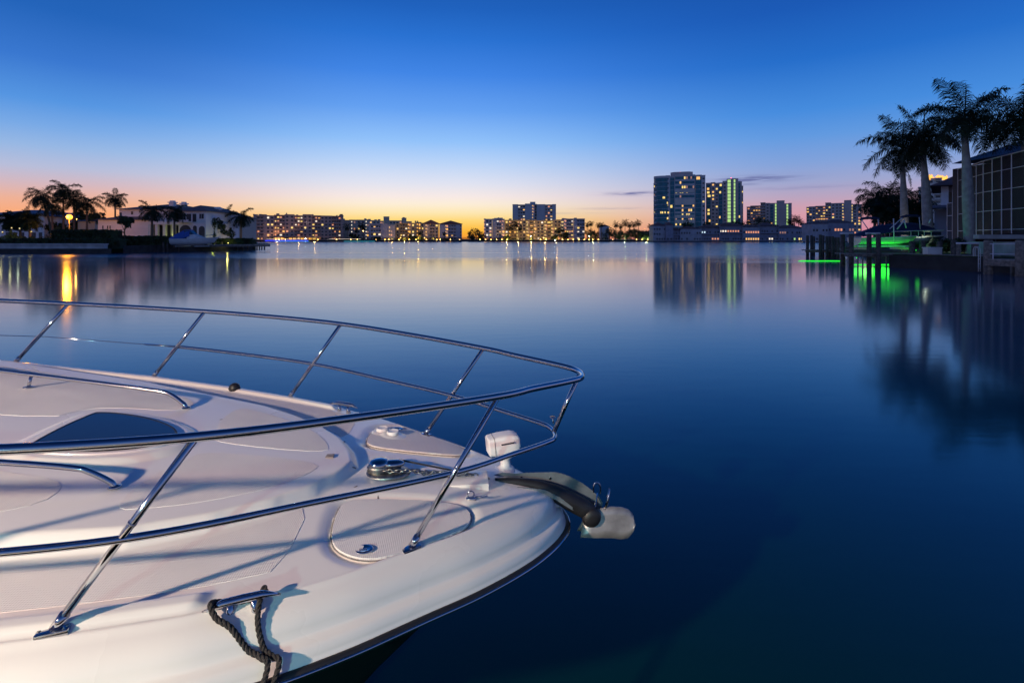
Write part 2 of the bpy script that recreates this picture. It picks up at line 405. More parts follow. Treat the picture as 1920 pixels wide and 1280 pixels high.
def zs(S, V, fine=True):
    S = np.asarray(S, float); V = np.asarray(V, float)
    w = np.maximum(np.interp(S, CS, CW), .02)
    z = ze(S)+.028*(1-np.clip(np.abs(V)/w, 0, 1)**2)*np.clip((S-.2)/.3, 0, 1)
    d = trunk_d(S, V)
    z = z+(.034+.026*np.clip(S-1, 0, 3.4))*sst(d/.05)
    z = z+.016*sst((np.abs(V)-w+.085)/.03)*sst((w-.004-np.abs(V))/.022)*sst((S-1.28)/.045)           # low toe rail
    z = z+(np.clip(S-4.3, 0, 1.3)*.55)*sst(d/.35)                         # rises to the windscreen
    if fine:
        z = z+.016*sst((.075-sdf(hatch_out, S, V))/.05)*sst(d/.2)
        for P in (LN, LF):
            q = sdf(P, S, V); z = z-.015*np.where(q > -.006, np.clip(1-q/.055, 0, 1)**1.8, 0)*(q < .055)
        for c in ((.975, .5), (.915, .462)):
            r_ = np.hypot(S-c[0], V-c[1]); z = z+.006*sst((.075-r_)/.03)
    return z
def grid_mesh(name, Sg, Vg, Zg, parent, m):
    ns_, nv = Sg.shape
    co_ = np.stack([-Sg, Vg, Zg], -1).reshape(-1, 3)
    idx = np.arange(ns_*nv).reshape(ns_, nv)
    fc = np.stack([idx[:-1, :-1], idx[1:, :-1], idx[1:, 1:], idx[:-1, 1:]], -1).reshape(-1, 4)
    me = bpy.data.meshes.new(name); me.from_pydata(co_.tolist(), [], fc[:, ::1].tolist()); me.shade_smooth(); me.update()
    o = link(name, me, parent, m); return o
sv = np.concatenate([np.arange(.2, .30, .006), np.arange(.30, 2.6, .0075), np.arange(2.6, 5.7, .03)])
tv = np.linspace(-1, 1, 281)
Sg, Tg = np.meshgrid(sv, tv, indexing='ij'); Vg = Tg*np.interp(Sg, CS, CW)
grid_mesh('deck', Sg, Vg, zs(Sg, Vg), yacht, 'gel')
# gunwale: from the deck crease over the cap to the rub rail and down the flared side
cs = np.concatenate([np.linspace(.2, .26, 10)[:-1], np.arange(.26, 3, .03), np.arange(3, 9.21, .2)])
half = [(float(s), Wc(s)) for s in cs]
cc = [(s, -w) for s, w in half[::-1]]+[(s, w) for s, w in half[1:]]
cc = np.array(cc)
# smooth outline
for _ in range(2):
    c2 = cc.copy(); c2[1:-1] = (cc[:-2]+2*cc[1:-1]+cc[2:])/4; cc = c2
tn = np.gradient(cc, axis=0); tn /= np.linalg.norm(tn, axis=1)[:, None]
nn = np.stack([tn[:, 1], -tn[:, 0]], -1)
if nn[len(nn)//2, 0] > 0: nn = -nn              # outward = towards smaller s at the stem
prof = [(-.004, -.002), (0, .0), (.010, -.004), (.016, -.010), (.035, -.018), (.058, -.031), (.076, -.050), (.086, -.070), (.088, -.090), (.095, -.098), (.112, -.102), (.124, -.112), (.129, -.130), (.132, -.140), (.137, -.146), (.141, -.160),
        (.125, -.175), (.06, -.22), (-.18, -.42), (-.42, -.75), (-.55, -1.1), (-.62, -1.6)]
rows = []
for i in range(len(cc)):
    s, v_ = cc[i]; z0 = float(zs(s, v_*.999, False)); bow = math.exp(-max(0, s-.2)*1.1)
    row = []
    for d, h in prof:
        f_ = 1+.0*bow
        dd = d
        hh = z0+h if h > -.4 else max(z0+h, -.4)
        if h < -.2:
            e = (-h-.175)/1.4; f2 = max(0, 1-(s-.2)/5)
            row.append((s+nn[i, 0]*.06+1.5*e**.75*f2+.0, (v_+nn[i, 1]*.06)*(1-.75*e**.6*(.45+.55*f2)), hh))
        else: row.append((s+nn[i, 0]*dd, v_+nn[i, 1]*dd, hh))
    rows.append(row)
rows = np.array(rows)
def loft(name, rows, m, parent, flip=False):
    n0, n1 = rows.shape[:2]; co_ = rows.reshape(-1, 3).copy(); co_[:, 0] *= -1
    idx = np.arange(n0*n1).reshape(n0, n1)
    fc = np.stack([idx[:-1, :-1], idx[1:, :-1], idx[1:, 1:], idx[:-1, 1:]], -1).reshape(-1, 4)
    if flip: fc = fc[:, ::-1]
    me = bpy.data.meshes.new(name); me.from_pydata(co_.tolist(), [], fc.tolist()); me.shade_smooth(); me.update()
    return link(name, me, parent, m)
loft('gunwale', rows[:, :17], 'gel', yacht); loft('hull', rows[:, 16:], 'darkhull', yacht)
rub = rows[:, 15].copy()
mb = MB(); mb.tube([(-p[0], p[1], p[2]+.004) for p in rub], .013, 10); rr_ = mb.build('rub_rail', 'rubber', yacht, True)
off = np.stack([nn[:, 0], nn[:, 1], 0*nn[:, 0]], -1)
mb = MB(); mb.tube([(-p[0], p[1], p[2]+.002) for p in rub+off*.012], .006, 8); mb.build('trim_strip', 'steel', rr_, True)
# stern half of the boat, outside the photograph
mb = MB(); mb.box(-9.2, -5.68, -1.40, 1.40, 1.2, 1.80); mb.build('cockpit', 'gel', yacht, bevel=.05)
mb = MB()
for a, c in (((-4.75, -1.0), (-5.6, -1.25)), ((-5.6, -1.25), (-7.6, -1.35)), ((-4.75, 1.0), (-5.6, 1.25)), ((-5.6, 1.25), (-7.6, 1.35)), ((-4.75, -1.0), (-4.75, 1.0))):
    mb.quad((a[0], a[1], 2.1 if a[0] > -5 else 1.79), (c[0], c[1], 2.1 if c[0] > -5 else 1.79), (c[0]-.5, c[1]*.9, 2.75), (a[0]-.7, a[1]*.9, 2.75))
mb.build('windscreen', 'darkglass', yacht)
mb = MB(); mb.box(-7.8, -5.45, -1.15, 1.15, 2.77, 2.84); mb.build('hardtop', 'gel', yacht, bevel=.03)

def drape(name, poly, parent, m, h=.003, step=.02, edge=.004, skirt=.012, fine=False, sub=3):
    P = chaikin(poly, sub) if sub else poly
    bm = bmesh.new()
    xs = [p[0] for p in P]; ys = [p[1] for p in P]
    vs_ = [bm.verts.new((p[0], p[1], 0)) for p in P]; f_ = bm.faces.new(vs_)
    def cut(ax, lo, hi):
        t = math.ceil(lo/step)*step
        while t < hi:
            co0 = Vector((t, 0, 0)) if ax == 0 else Vector((0, t, 0)); nrm = Vector((1, 0, 0)) if ax == 0 else Vector((0, 1, 0))
            bmesh.ops.bisect_plane(bm, geom=bm.verts[:]+bm.edges[:]+bm.faces[:], plane_co=co0, plane_no=nrm); t += step
    cut(0, min(xs), max(xs)); cut(1, min(ys), max(ys))
    be = [e for e in bm.edges if e.is_boundary]
    S = np.array([v_.co.x for v_ in bm.verts]); V = np.array([v_.co.y for v_ in bm.verts]); Z = zs(S, V, fine)+h
    for v_, z in zip(bm.verts, Z): v_.co = Vector((v_.co.x, v_.co.y, z))
    r_ = bmesh.ops.extrude_edge_only(bm, edges=be)
    nv = [e for e in r_['geom'] if isinstance(e, bmesh.types.BMVert)]
    Pb = P
    cx = sum(xs)/len(xs); cy = sum(ys)/len(ys)
    for v_ in nv:
        v_.co.z -= skirt
        d = Vector((v_.co.x-cx, v_.co.y-cy, 0)); d.normalize(); v_.co += d*edge
    for v_ in bm.verts: v_.co.x *= -1
    bmesh.ops.recalc_face_normals(bm, faces=bm.faces)
    me = bpy.data.meshes.new(name); bm.to_mesh(me); bm.free(); me.shade_smooth(); me.set_sharp_from_angle(angle=R(35))
    return link(name, me, parent, m)
# non-skid panels, mirrored about the centreline
def both(name, pts, m='skid', h=.0014, sub=2):
    for sg in (1, -1): drape(name, [(s, v_*sg) for s, v_ in pts], yacht, m, h, .03, .002, .006, sub=sub)
def band(s0, s1, fin, fout, n=14):
    ss = np.linspace(s0, s1, n)
    return [(float(s), fin(s)) for s in ss]+[(float(s), fout(s)) for s in ss[::-1]]
Wt = lambda s: interp(s, TS, TW)
both('nonskid_panel', [(1.16, .045), (1.19, .17), (1.30, .31), (1.48, .44), (1.62, .505), (1.74, .54), (1.74, .30), (1.68, .14), (1.66, .045)], sub=2)
both('nonskid_panel', [(1.95, .38), (2.2, .36), (2.34, .30), (2.40, .1), (4.1, .1), (4.1, .86), (3.2, .83), (2.34, .71), (1.95, .58)], sub=2)
both('nonskid_panel', band(1.14, 2.46, lambda s: Wt(s)+.035, lambda s: Wc(s)-.105), sub=1)
both('nonskid_panel', band(2.56, 4.3, lambda s: Wt(s)+.035, lambda s: Wc(s)-.105), sub=1)
# lockers with their catches
for P, lab in ((lock_near, None), (lock_far, None)):
    lid = drape('locker_lid', offset_poly(P, -.007), yacht, 'skid', .0005, .02, .001, .012)
    seam = chaikin(offset_poly(P, -.002)); mb = MB(); mb.tube([(-s, v_, float(zs(s, v_, False))-.007) for s, v_ in seam], .0025, 5, closed=True); mb.build('gasket', 'grille', lid)
    sg = -1 if P is lock_near else 1
    ls, lv = .905, .575*sg
    z = float(zs(ls, lv, False))
    mb = MB(); mb.lathe([(.034, 0), (.034, .003), (.029, .006), (.022, .004), (.001, .003)], (-ls, lv, z-.002), 24, sy=.8); la = mb.build('latch', 'steel', lid, True)
    mb = MB(); mb.tube([(-ls-.012, lv-.008, z+.005), (-ls, lv-.014, z+.007), (-ls+.012, lv-.008, z+.005)], .003, 6); mb.build('finger_pull', 'steel', la, True)
# hatch
P = offset_poly(hatch_out, -.0)
zf = lambda s, v_: float(zs(s, v_, False))
fr = drape('hatch', P, yacht, 'gelsm', .022, .05, .004, .014, sub=0)
drape('glass_pane', offset_poly(hatch_out, -.022), fr, 'darkglass', .0265, .05, .002, .008, sub=0)
mb = MB(); ring = offset_poly(hatch_out, -.02); mb.tube([(-s, v_, zf(s, v_)+.024) for s, v_ in ring], .005, 6, closed=True); mb.build('seal', 'rubber', fr, True)
# hand rails on the cabin top
def handrail(pts, feet, r=.0105):
    mb = MB(); mb.tube(spline(pts, 8), r, 12); h_ = mb.build('hand_rail', 'steel', yacht, True)
    for (s, v_, zt) in feet:
        mb = MB(); z = float(zs(s, v_)); mb.tube([(-s, v_, z-.005), (-s+.015, v_, zt)], .008, 10); mb.lathe([(.022, 0), (.02, .006), (.006, .008)], (-s, v_, z+.001), 14); mb.build('foot', 'steel', h_, True)
def zz(s, v_, h): return (-s, v_, float(zs(s, v_))+h)
handrail([zz(4.2, .62, .07), zz(3.4, .56, .072), zz(2.87, .51, .07), zz(2.5, .485, .07), zz(2.2, .465, .068), zz(2.08, .455, .066), zz(2.03, .45, .055), zz(1.97, .44, .022), zz(1.955, .437, .004)], [(2.74, .50, 1.80), (1.955, .437, float(zs(1.955, .437))+.005), (3.7, .585, 1.95)])
handrail([zz(4.2, -.60, .07), zz(3.4, -.52, .072), zz(2.6, -.46, .07), zz(2.1, -.425, .07), zz(1.93, -.415, .066), zz(1.88, -.41, .055), zz(1.82, -.40, .022), zz(1.805, -.397, .004)], [(2.74, -.47, 1.80), (1.805, -.397, float(zs(1.805, -.397))+.005), (3.7, -.56, 1.95)])
# bow rail
TSs = [(-.01, 0), (0, .06), (.03, .11), (.12, .19), (.27, .31), (.42, .44), (.86, .72), (1.31, .95), (1.8, 1.08), (2.26, 1.15), (3.08, 1.21), (4.4, 1.27), (5.6, 1.33)]
MSs = [(.12, 0), (.128, .06), (.165, .117), (.35, .28), (.6, .485), (1.02, .73), (1.47, .967), (2.0, 1.10), (2.35, 1.16)]
def zt_(s): return 1.3125+.55+.09*max(s, 0)-.005*max(s, 0)**2
def zm_(s): return 1.3125+.262+.10*s
def sym(L, zf_):
    a = [(-s, -w, zf_(s)) for s, w in L[::-1]]; return a+[(-s, w, zf_(s)) for s, w in L[1:]]
mb = MB(); mb.tube(spline(sym(TSs, zt_), 10), .0135, 16); rail = mb.build('bow_rail', 'steel', yacht, True)
mb = MB(); mb.tube(spline(sym(MSs, zm_), 10), .0105, 14); mb.build('mid_rail', 'steel', rail, True)
for sg in (1, -1):
    mb = MB(); p0 = (-2.36, 1.16*sg, zm_(2.35)); p1 = (-2.55, 1.175*sg, zm_(2.55)-.004)
    mb.tube([p0, p1], .006, 8); mb.tube([p1, (-3.15, 1.215*sg, zm_(3.15)-.01), (-4.0, 1.27*sg, zm_(4)-.06)], .0025, 6); mb.build('lifeline', 'steel', rail, True)
def topw(s): return interp(s, [a for a, b_ in TSs], [b_ for a, b_ in TSs])
for s in (.747, 1.606, 2.495, 3.34, 4.4, 5.3):
    for sg in (1, -1):
        w = Wc(s)-.012; z0 = float(zs(s, w*sg))
        st_ = s-.3185; tp = (-st_, topw(st_)*sg, zt_(st_)-.005)
        mb = MB(); mb.tube([(-s, w*sg, z0), tp], .0105, 12)
        so = mb.build('stanchion', 'steel', rail, True)
        mt = Matrix.Translation((-s, w*sg, z0)) @ Matrix.Rotation(-sg*math.atan2(Wc(s+.1)-Wc(s-.1), .2), 4, 'Z')
        mb = MB(); mb.box(-.036, .036, -.0175, .0175, -.012, .004, mt); mb.build('base_plate', 'steel', so, bevel=.005)
        for dx in (-.029, .029):
            mb = MB(); c_ = mt @ Vector((dx, 0, .004)); mb.lathe([(.0042, 0), (.004, .0012), (.0015, .0016)], tuple(c_), 8); mb.build('screw', 'chain', so, True)
        mb = MB(); q = Vector((-s, w*sg, z0)); d = (Vector(tp)-q).normalized(); mb.tube([q+d*.004, q+d*.045], .0128, 12); mb.build('collar', 'steel', so, True); mb = MB(); mb.tube([q+d*.30, q+d*.306], .0118, 12); mb.build('weld_ring', 'steel', so, True)
mb = MB(); a = Vector((.0, 0, zt_(0)-.01)); b_ = Vector((-.122, 0, zm_(.12))); mb.tube([a, b_], .0105, 12); so = mb.build('stanchion', 'steel', rail, True)
mb = MB(); q = b_+(a-b_)*.16+Vector((-.02, 0, .0)); mb.tube([q, q+Vector((-.004, 0, .028))], .004, 8); mb.tube([q+Vector((-.004, 0, .028)), q+Vector((-.004, 0, .032))], .014, 10); mb.build('burgee_socket', 'steel', so, True)
# cleats
def cleat(s, v_, ang, L=.2, z0=None):
    z0 = z0 or float(zs(s, v_)); mt = Matrix.Translation((-s, v_, z0)) @ Matrix.Rotation(ang, 4, 'Z')
    pts = [(-L/2, 0, .036), (-L/2*.7, 0, .044), (-L/4, 0, .048), (0, 0, .049), (L/4, 0, .048), (L/2*.7, 0, .044), (L/2, 0, .036)]
    mb = MB(); mb.tube([tuple(mt @ Vector(p)) for p in pts], [.003, .008, .0115, .012, .0115, .008, .003], 12)
    for x in (-.03, .03): mb.tube([tuple(mt @ Vector((x*1.2, 0, -.02))), tuple(mt @ Vector((x, 0, .042)))], [.014, .010], 12)
    return mb.build('cleat', 'steel', yacht, True)
cleat(1.195, -.862, .27, .2, 1.428); cleat(1.24, .80, -.5, .2)
# small black vent on the far gunwale, filler caps
z0 = float(zs(1.93, 1.0)); mb = MB(); mb.lathe([(.032, 0), (.034, .012), (.028, .032), (.014, .042), (.001, .044)], (-1.95, 1.03, z0), 18); mb.build('fairlead', 'rubber', yacht, True)
for c in ((.975, .5), (.915, .462)):
    z0 = float(zs(*c)); mb = MB(); mb.lathe([(.031, 0), (.033, .005), (.032, .016), (.028, .020), (.026, .018), (.001, .017)], (-c[0], c[1], z0-.001), 24); mb.build('filler_cap', 'plastic', yacht, True)
# grille, scuffs
mb = MB(); z0 = float(zs(1.15, .02)); mb.box(-1.165, -1.13, -.0, .035, z0, z0+.005); mb.build('vent_grille', 'grille', yacht, bevel=.002)
mb = MB(); rs = random.Random(3)
for s, v_ in ((1.035, -.02), (1.0, -.17), (.83, -.16), (1.14, .30), (1.74, .33), (.93, -.2), (.9, -.235), (.86, .1)):
    a = rs.uniform(0, 3); z0 = float(zs(s, v_)); pts = []
    for q in range(7):
        w = q/7*6.283; r_ = .008*rs.uniform(.4, 1.2); x = r_*math.cos(w)*1.6; y = r_*math.sin(w)*.5
        X_ = -s+x*math.cos(a)-y*math.sin(a); Y_ = v_+x*math.sin(a)+y*math.cos(a); pts.append((X_, Y_, float(zs(-X_, Y_))+.0012))
    mb = MB(); mb.poly(pts); mb.build('scuff_mark', 'stain', yacht)
# windlass
wl = MB(); z0 = float(zs(.9, -.02))
wl.lathe([(.062, 0), (.064, .006), (.056, .016), (.03, .018)], (-.885, -.035, z0-.003), 28, sx=1.6, sy=1.1); win = wl.build('windlass', 'chain', yacht, True)
mb = MB(); mb.lathe([(.030, .010), (.030, .032), (.042, .037), (.046, .045), (.044, .054), (.034, .062), (.016, .066), (.001, .067)], (-.925, -.03, z0), 28); mb.build('drum', 'steel', win, True)
mb = MB(); mb.lathe([(.026, .010), (.026, .030), (.034, .034), (.037, .042), (.032, .051), (.018, .057), (.001, .058)], (-.865, -.03, z0), 24, sx=1.5, sy=.85); mb.build('chain_pipe', 'steel', win, True)
mb = MB(); mb.lathe([(.040, .014), (.046, .02), (.040, .028), (.046, .036), (.040, .042)], (-.925, -.03, z0-.002), 24, sx=1.15); mb.build('gypsy', 'chain', win, True)
def chain(pts, name, link_len=.027, r=.0032):
    P = spline(pts, 20); L = [0]
    for i in range(1, len(P)): L.append(L[-1]+(P[i]-P[i-1]).length)
    n = int(L[-1]/(link_len*.72)); mb = MB()
    for i in range(n):
        d = (i+.5)*link_len*.72
        j = max(1, min(len(P)-1, next((q for q in range(len(L)) if L[q] >= d), len(P)-1)))
        c = P[j-1].lerp(P[j], (d-L[j-1])/max(1e-6, L[j]-L[j-1])); t = (P[j]-P[j-1]).normalized()
        up = Vector((0, 0, 1)); sd = t.cross(up).normalized(); upp = sd.cross(t)
        if i % 2: sd = upp
        a = link_len/2-.002; w = .0075; lp = []
        for q in range(12):
            th = 2*math.pi*q/12; lp.append(c+t*(a*math.cos(th))+sd*(w*math.sin(th)))
        mb.tube(lp, r, 6, closed=True)
    return mb.build(name, 'chain', win, True)
chain([(-.90, -.07, z0+.03), (-.85, -.075, z0+.026), (-.78, -.06, z0+.018), (-.70, -.05, 1.442), (-.6, -.04, 1.432), (-.5, -.03, 1.420), (-.42, -.02, 1.392)], 'anchor_chain')
chain([(-.78, -.045, z0+.016), (-.72, -.03, 1.444), (-.62, -.022, 1.434), (-.55, -.012, 1.426)], 'anchor_chain')
mb = MB(); mb.tube([(-.84, .0, z0+.045), (-.62, -.005, 1.44), (-.47, -.01, 1.405)], .004, 8); mb.build('snubber_line', 'rope', win, True)
# moulded rise and low pad in front of the windlass
mb = MB(); zb = float(zs(.6, -.03)); mb.box(-.74, -.435, -.115, .03, zb-.045, zb+.004); mb.build('chain_pad', 'gel', yacht, bevel=.008)
# little pad eye with ring
mb = MB(); zb = float(zs(.52, -.2)); mb.box(-.54, -.50, -.212, -.19, zb-.004, zb+.008); lp = [(-.52+.014*math.cos(t), -.2, zb+.018+.014*math.sin(t)) for t in np.linspace(0, 6.2, 14)]; mb.tube(lp, .003, 6)
mb.tube([(-.50, -.2, zb+.006), (-.47, -.21, zb+.008), (-.45, -.2, zb+.009)], .004, 6); mb.build('pad_eye', 'steel', yacht, True)
# anchor roller: two cheek plates, base tray, roller, pins
def plate(mb, pts, v_, t=.005):
    n = len(mb.v); kk = len(pts)
    for dv in (-t/2, t/2): mb.v += [(-s, v_+dv, z) for s, z in pts]
    mb.f.append(tuple(n+i for i in range(kk))); mb.f.append(tuple(n+kk+i for i in range(kk))[::-1])
    for i in range(kk):
        j = (i+1) % kk; mb.f.append((n+i, n+j, n+kk+j, n+kk+i))
far_pl = [(.43, 1.372), (.36, 1.385), (.30, 1.378), (.25, 1.379), (.107, 1.375), (.07, 1.366), (.02, 1.345), (-.03, 1.315), (-.075, 1.280), (-.115, 1.242), (-.130, 1.215), (-.120, 1.185), (-.095, 1.170), (-.07, 1.185), (-.02, 1.235), (.03, 1.282), (.107, 1.312), (.25, 1.33), (.43, 1.345)]
near_pl = [(.435, 1.382), (.25, 1.366), (.15, 1.342), (.08, 1.29), (.0, 1.22), (-.04, 1.17), (-.07, 1.16), (-.09, 1.175), (-.085, 1.19), (-.02, 1.20), (.1, 1.27), (.17, 1.306), (.213, 1.318), (.435, 1.342)]
mb = MB(); plate(mb, far_pl, .05); ar = mb.build('anchor_roller', 'brushed', yacht, bevel=.0012, bseg=1)
for s_, z_ in ((.385, 1.368), (.27, 1.360), (.13, 1.350), (.40, 1.352)):
    mb = MB(); mb.tube([(-s_, .045, z_), (-s_, .0525+.004, z_)], .005, 8); mb.tube([(-s_, .0475, z_), (-s_, .0435, z_)], .0065, 6); mb.build('bolt', 'steel', ar)
mb = MB()
tray = [(.435, 1.347), (.25, 1.333), (.14, 1.316), (.06, 1.278), (0, 1.228), (-.05, 1.178)]
for (s0, a0), (s1, a1) in zip(tray[:-1], tray[1:]):
    mb.quad((-s0, -.04, a0), (-s1, -.04, a1), (-s1, .048, a1), (-s0, .048, a0))
    mb.quad((-s0, -.04, a0-.005), (-s0, .048, a0-.005), (-s1, .048, a1-.005), (-s1, -.04, a1-.005))
mb.build('tray', 'brushed', ar)
mb = MB(); plate(mb, [(.435, 1.372), (.25, 1.352), (.17, 1.338), (.10, 1.30), (.04, 1.25), (.04, 1.235), (.12, 1.29), (.213, 1.318), (.435, 1.335)], -.04); mb.build('cheek_plate', 'brushed', ar)
rot = Matrix.Translation((.055, .005, 1.186)) @ Matrix.Rotation(math.pi/2, 4, 'X')
mb = MB(); mb.lathe([(.010, -.05), (.036, -.048), (.046, -.03), (.040, -.008), (.040, .008), (.046, .03), (.036, .048), (.010, .05)], (0, 0, 0), 24, mtx=rot); mb.build('roller_wheel', 'rubber', ar, True)
mb = MB(); mb.tube([(.06, -.04, 1.205), (.105, .05, 1.262)], .004, 8); mb.build('retaining_pin', 'steel', ar, True)
mb = MB(); mb.tube(spline([(.085, .045, 1.27), (.085, .045, 1.30), (.10, .045, 1.318), (.118, .045, 1.30), (.118, .045, 1.262)], 6), .004, 8)
mb.build('bail', 'steel', ar, True)
# anchor
mb = MB()
for pts, rr2 in (([(-.40, 0, 1.372), (-.30, 0, 1.362), (-.20, 0, 1.338), (-.12, 0, 1.302), (-.05, 0, 1.262), (.02, 0, 1.222), (.07, 0, 1.195)], [.014, .020, .028, .037, .042, .042, .034]),):
    n = len(mb.v)
    mb.tube(spline(pts, 5), [interp(i/30, np.linspace(0, 1, 7), rr2) for i in range(31)], 12)
anc = mb.build('anchor', 'rubber', yacht, True)
# ploughshare: two curved blades meeting at a keel line under the shank
mb = MB()
fl = [((.0, 1.10), (.02, 1.158)), ((.06, 1.092), (.06, 1.195)), ((.11, 1.088), (.11, 1.213)), ((.16, 1.083), (.16, 1.218)), ((.20, 1.074), (.21, 1.213)), ((.235, 1.076), (.245, 1.200)), ((.262, 1.105), (.266, 1.175)), ((.272, 1.135), (.272, 1.145))]
for sg in (-1, 1):
    n = len(mb.v); NQ = 5
    for (xa, za), (xb, zb_) in fl:
        for q in range(NQ):
            t = q/(NQ-1); x = xa+(xb-xa)*t; z = za+(zb_-za)*t
            y = sg*(.030-.026*t)*(1-.35*(x/.27))
            mb.v.append((x, y, z))
    for i in range(len(fl)-1):
        for q in range(NQ-1):
            a = n+i*NQ+q; mb.f.append((a, a+1, a+NQ+1, a+NQ))
o = mb.build('fluke', 'galv', anc, auto=25)
md = o.modifiers.new('s', 'SOLIDIFY'); md.thickness = .006; md.offset = 0
mb = MB(); mb.tube([(.126, .0, 1.20), (.142, 0, 1.25), (.150, 0, 1.305)], [.008, .006, .004], 8); mb.build('tripping_eye', 'steel', anc, True)
# spotlight on its pedestal
sp0 = Vector((-.335, .15, float(zs(.34, .12))-.01))
mb = MB(); mb.lathe([(.052, -.05), (.052, -.01), (.047, .0), (.044, .012), (.036, .018), (.026, .02), (.024, .062), (.034, .068), (.036, .075), (.033, .079), (.038, .083), (.035, .088), (.04, .092), (.034, .104)], tuple(sp0), 24); sp = mb.build('spotlight', 'plastic', yacht, True)
mt = Matrix.Translation(sp0+Vector((-.012, 0, .136))) @ Matrix.Rotation(R(-5), 4, 'Y') @ Matrix.Rotation(R(8), 4, 'Z')
mb = MB(); n0 = []
secs = [(-.080, .040, .036), (-.074, .047, .043), (-.02, .050, .047), (.04, .048, .046), (.066, .046, .040), (.078, .038, .026)]
for x, hw, hh in secs:
    n0.append(len(mb.v))
    for q in range(16):
        a = 2*math.pi*q/16+.2; cx_ = abs(math.cos(a))**.32*math.copysign(1, math.cos(a)); sz_ = abs(math.sin(a))**.32*math.copysign(1, math.sin(a))
        mb.v.append(tuple(mt @ Vector((x, hw*cx_, hh*sz_))))
for i in range(len(secs)-1):
    for q in range(16): mb.f.append((n0[i]+q, n0[i]+(q+1) % 16, n0[i+1]+(q+1) % 16, n0[i+1]+q))
mb.f.append(tuple(n0[0]+q for q in range(16))[::-1]); mb.f.append(tuple(n0[-1]+q for q in range(16)))
mb.build('lamp_head', 'plastic', sp, True, auto=38)
mb = MB(); lp = []
for q in range(16):
    a = 2*math.pi*q/16+.2; lp.append(tuple(mt @ Vector((-.05, .0505*abs(math.cos(a))**.32*math.copysign(1, math.cos(a)), .0455*abs(math.sin(a))**.32*math.copysign(1, math.sin(a))))))
mb.tube(lp, .0012, 5, closed=True); mb.build('seam', 'grille', sp)
mb = MB(); mb.box(-.02, .045, -.056, -.050, .012, .017, mt); mb.build('trim', 'steel', sp)

# mooring line on the near cleat
def rope(name, pts, r, label=None, cat=None, parent=None, twist=.045):
    P = spline(pts, 16); mb = MB(); L = 0; acc = []
    for i, p in enumerate(P):
        if i: L += (P[i]-P[i-1]).length
        acc.append(L)
    for j in range(3):
        q = []
        for i, p in enumerate(P):
            t = (P[min(i+1, len(P)-1)]-P[max(i-1, 0)]).normalized(); a = t.orthogonal().normalized() if i == 0 else (a_prev-t*a_prev.dot(t)).normalized(); a_prev = a
            b2 = t.cross(a); th = acc[i]/twist*2*math.pi+j*2.094
            q.append(p+(a*math.cos(th)+b2*math.sin(th))*r*.55)
        mb.tube(q, r*.62, 7)
    return mb
def yw(s, v_, z):        # boat coordinates to world
    c, n = math.cos(TH), math.sin(TH); x, y = -s, v_
    return Vector((OX+x*c-y*n, OY+x*n+y*c, z))
def dens(pts): return [tuple(p) for p in spline(pts, 6)]
def gp(s_, off, h):      # a point above the gunwale surface
    w = Wc(s_); dw = (Wc(s_+.02)-Wc(s_-.02))/.04; L = math.hypot(1, dw); z = float(zs(s_, w*.999, False))+interp(off, [p[0] for p in prof[1:15]], [p[1] for p in prof[1:15]])
    return yw(s_-dw/L*off, -(w+off/L), z+h)
mb = rope('m', dens([yw(1.17, -.835, 1.452), yw(1.21, -.84, 1.458), yw(1.258, -.862, 1.472), gp(1.275, .015, .03), gp(1.265, .04, .016), gp(1.235, .066, .013), gp(1.20, .092, .013), gp(1.175, .118, .013), gp(1.165, .150, .03), yw(1.15, -1.03, 1.19), yw(1.2, -1.1, 1.02), yw(1.4, -1.25, 1.0)]), .0070)
mb2 = rope('m', dens([yw(1.22, -.85, 1.455), yw(1.18, -.838, 1.458), yw(1.142, -.838, 1.472), gp(1.155, .012, .035), gp(1.17, .045, .022), gp(1.175, .075, .013), gp(1.165, .10, .013), gp(1.15, .122, .013), gp(1.14, .152, .03), yw(1.13, -1.03, 1.18), yw(1.2, -1.12, 1.03), yw(1.42, -1.27, 1.01)]), .0070)
n = len(mb.v); mb.v += mb2.v; mb.f += [tuple(i+n for i in f_) for f_ in mb2.f]
tag(mb.build('mooring_line', 'rope', None, True), 'black twisted mooring line made fast to the near bow cleat', 'rope')

# ------------------------------------------------------------------ lamps behind the viewer that light the foredeck
LA = (-4.0, -2.45, 3.95)
def dock_lamp(loc, label, bulb, power, colr, name='dock_lamp', size=.10):
    t = empty(name, label, 'lamp post', (loc[0], loc[1]-.35, 0), 0)
    mb = MB(); mb.tube([(0, 0, -1.2), (0, 0, loc[2]+.1)], .05, 12); mb.build('post', 'brushed', t, True)
    mb = MB(); mb.tube(spline([(0, 0, loc[2]+.1), (0, .08, loc[2]+.2), (0, .22, loc[2]+.24), (0, .35, loc[2]+.2)], 6), .02, 8); mb.lathe([(.02, .2), (.14, .12), (.15, .10), (.02, .11)], (0, .35, loc[2]), 18); mb.build('lamp_shade', 'brushed', t, True)
    mb = MB(); blob(mb, (0, .35, loc[2]+.04), .05); mb.build('bulb', bulb, t, True)
    light('lamp_light', 'POINT', (0, .35, loc[2]-.06), power, colr, size, t)
    return t
dock_lamp(LA, 'tall steel dock lamp lighting the yacht from behind the viewer', 'bulb_dock', 2250, (1, .73, .53))
dock_lamp((-2.0, -4.0, 2.95), 'shorter dock lamp with a cool bulb behind the viewer', 'lit_cool', 430, (.42, 1, .9), size=.05)

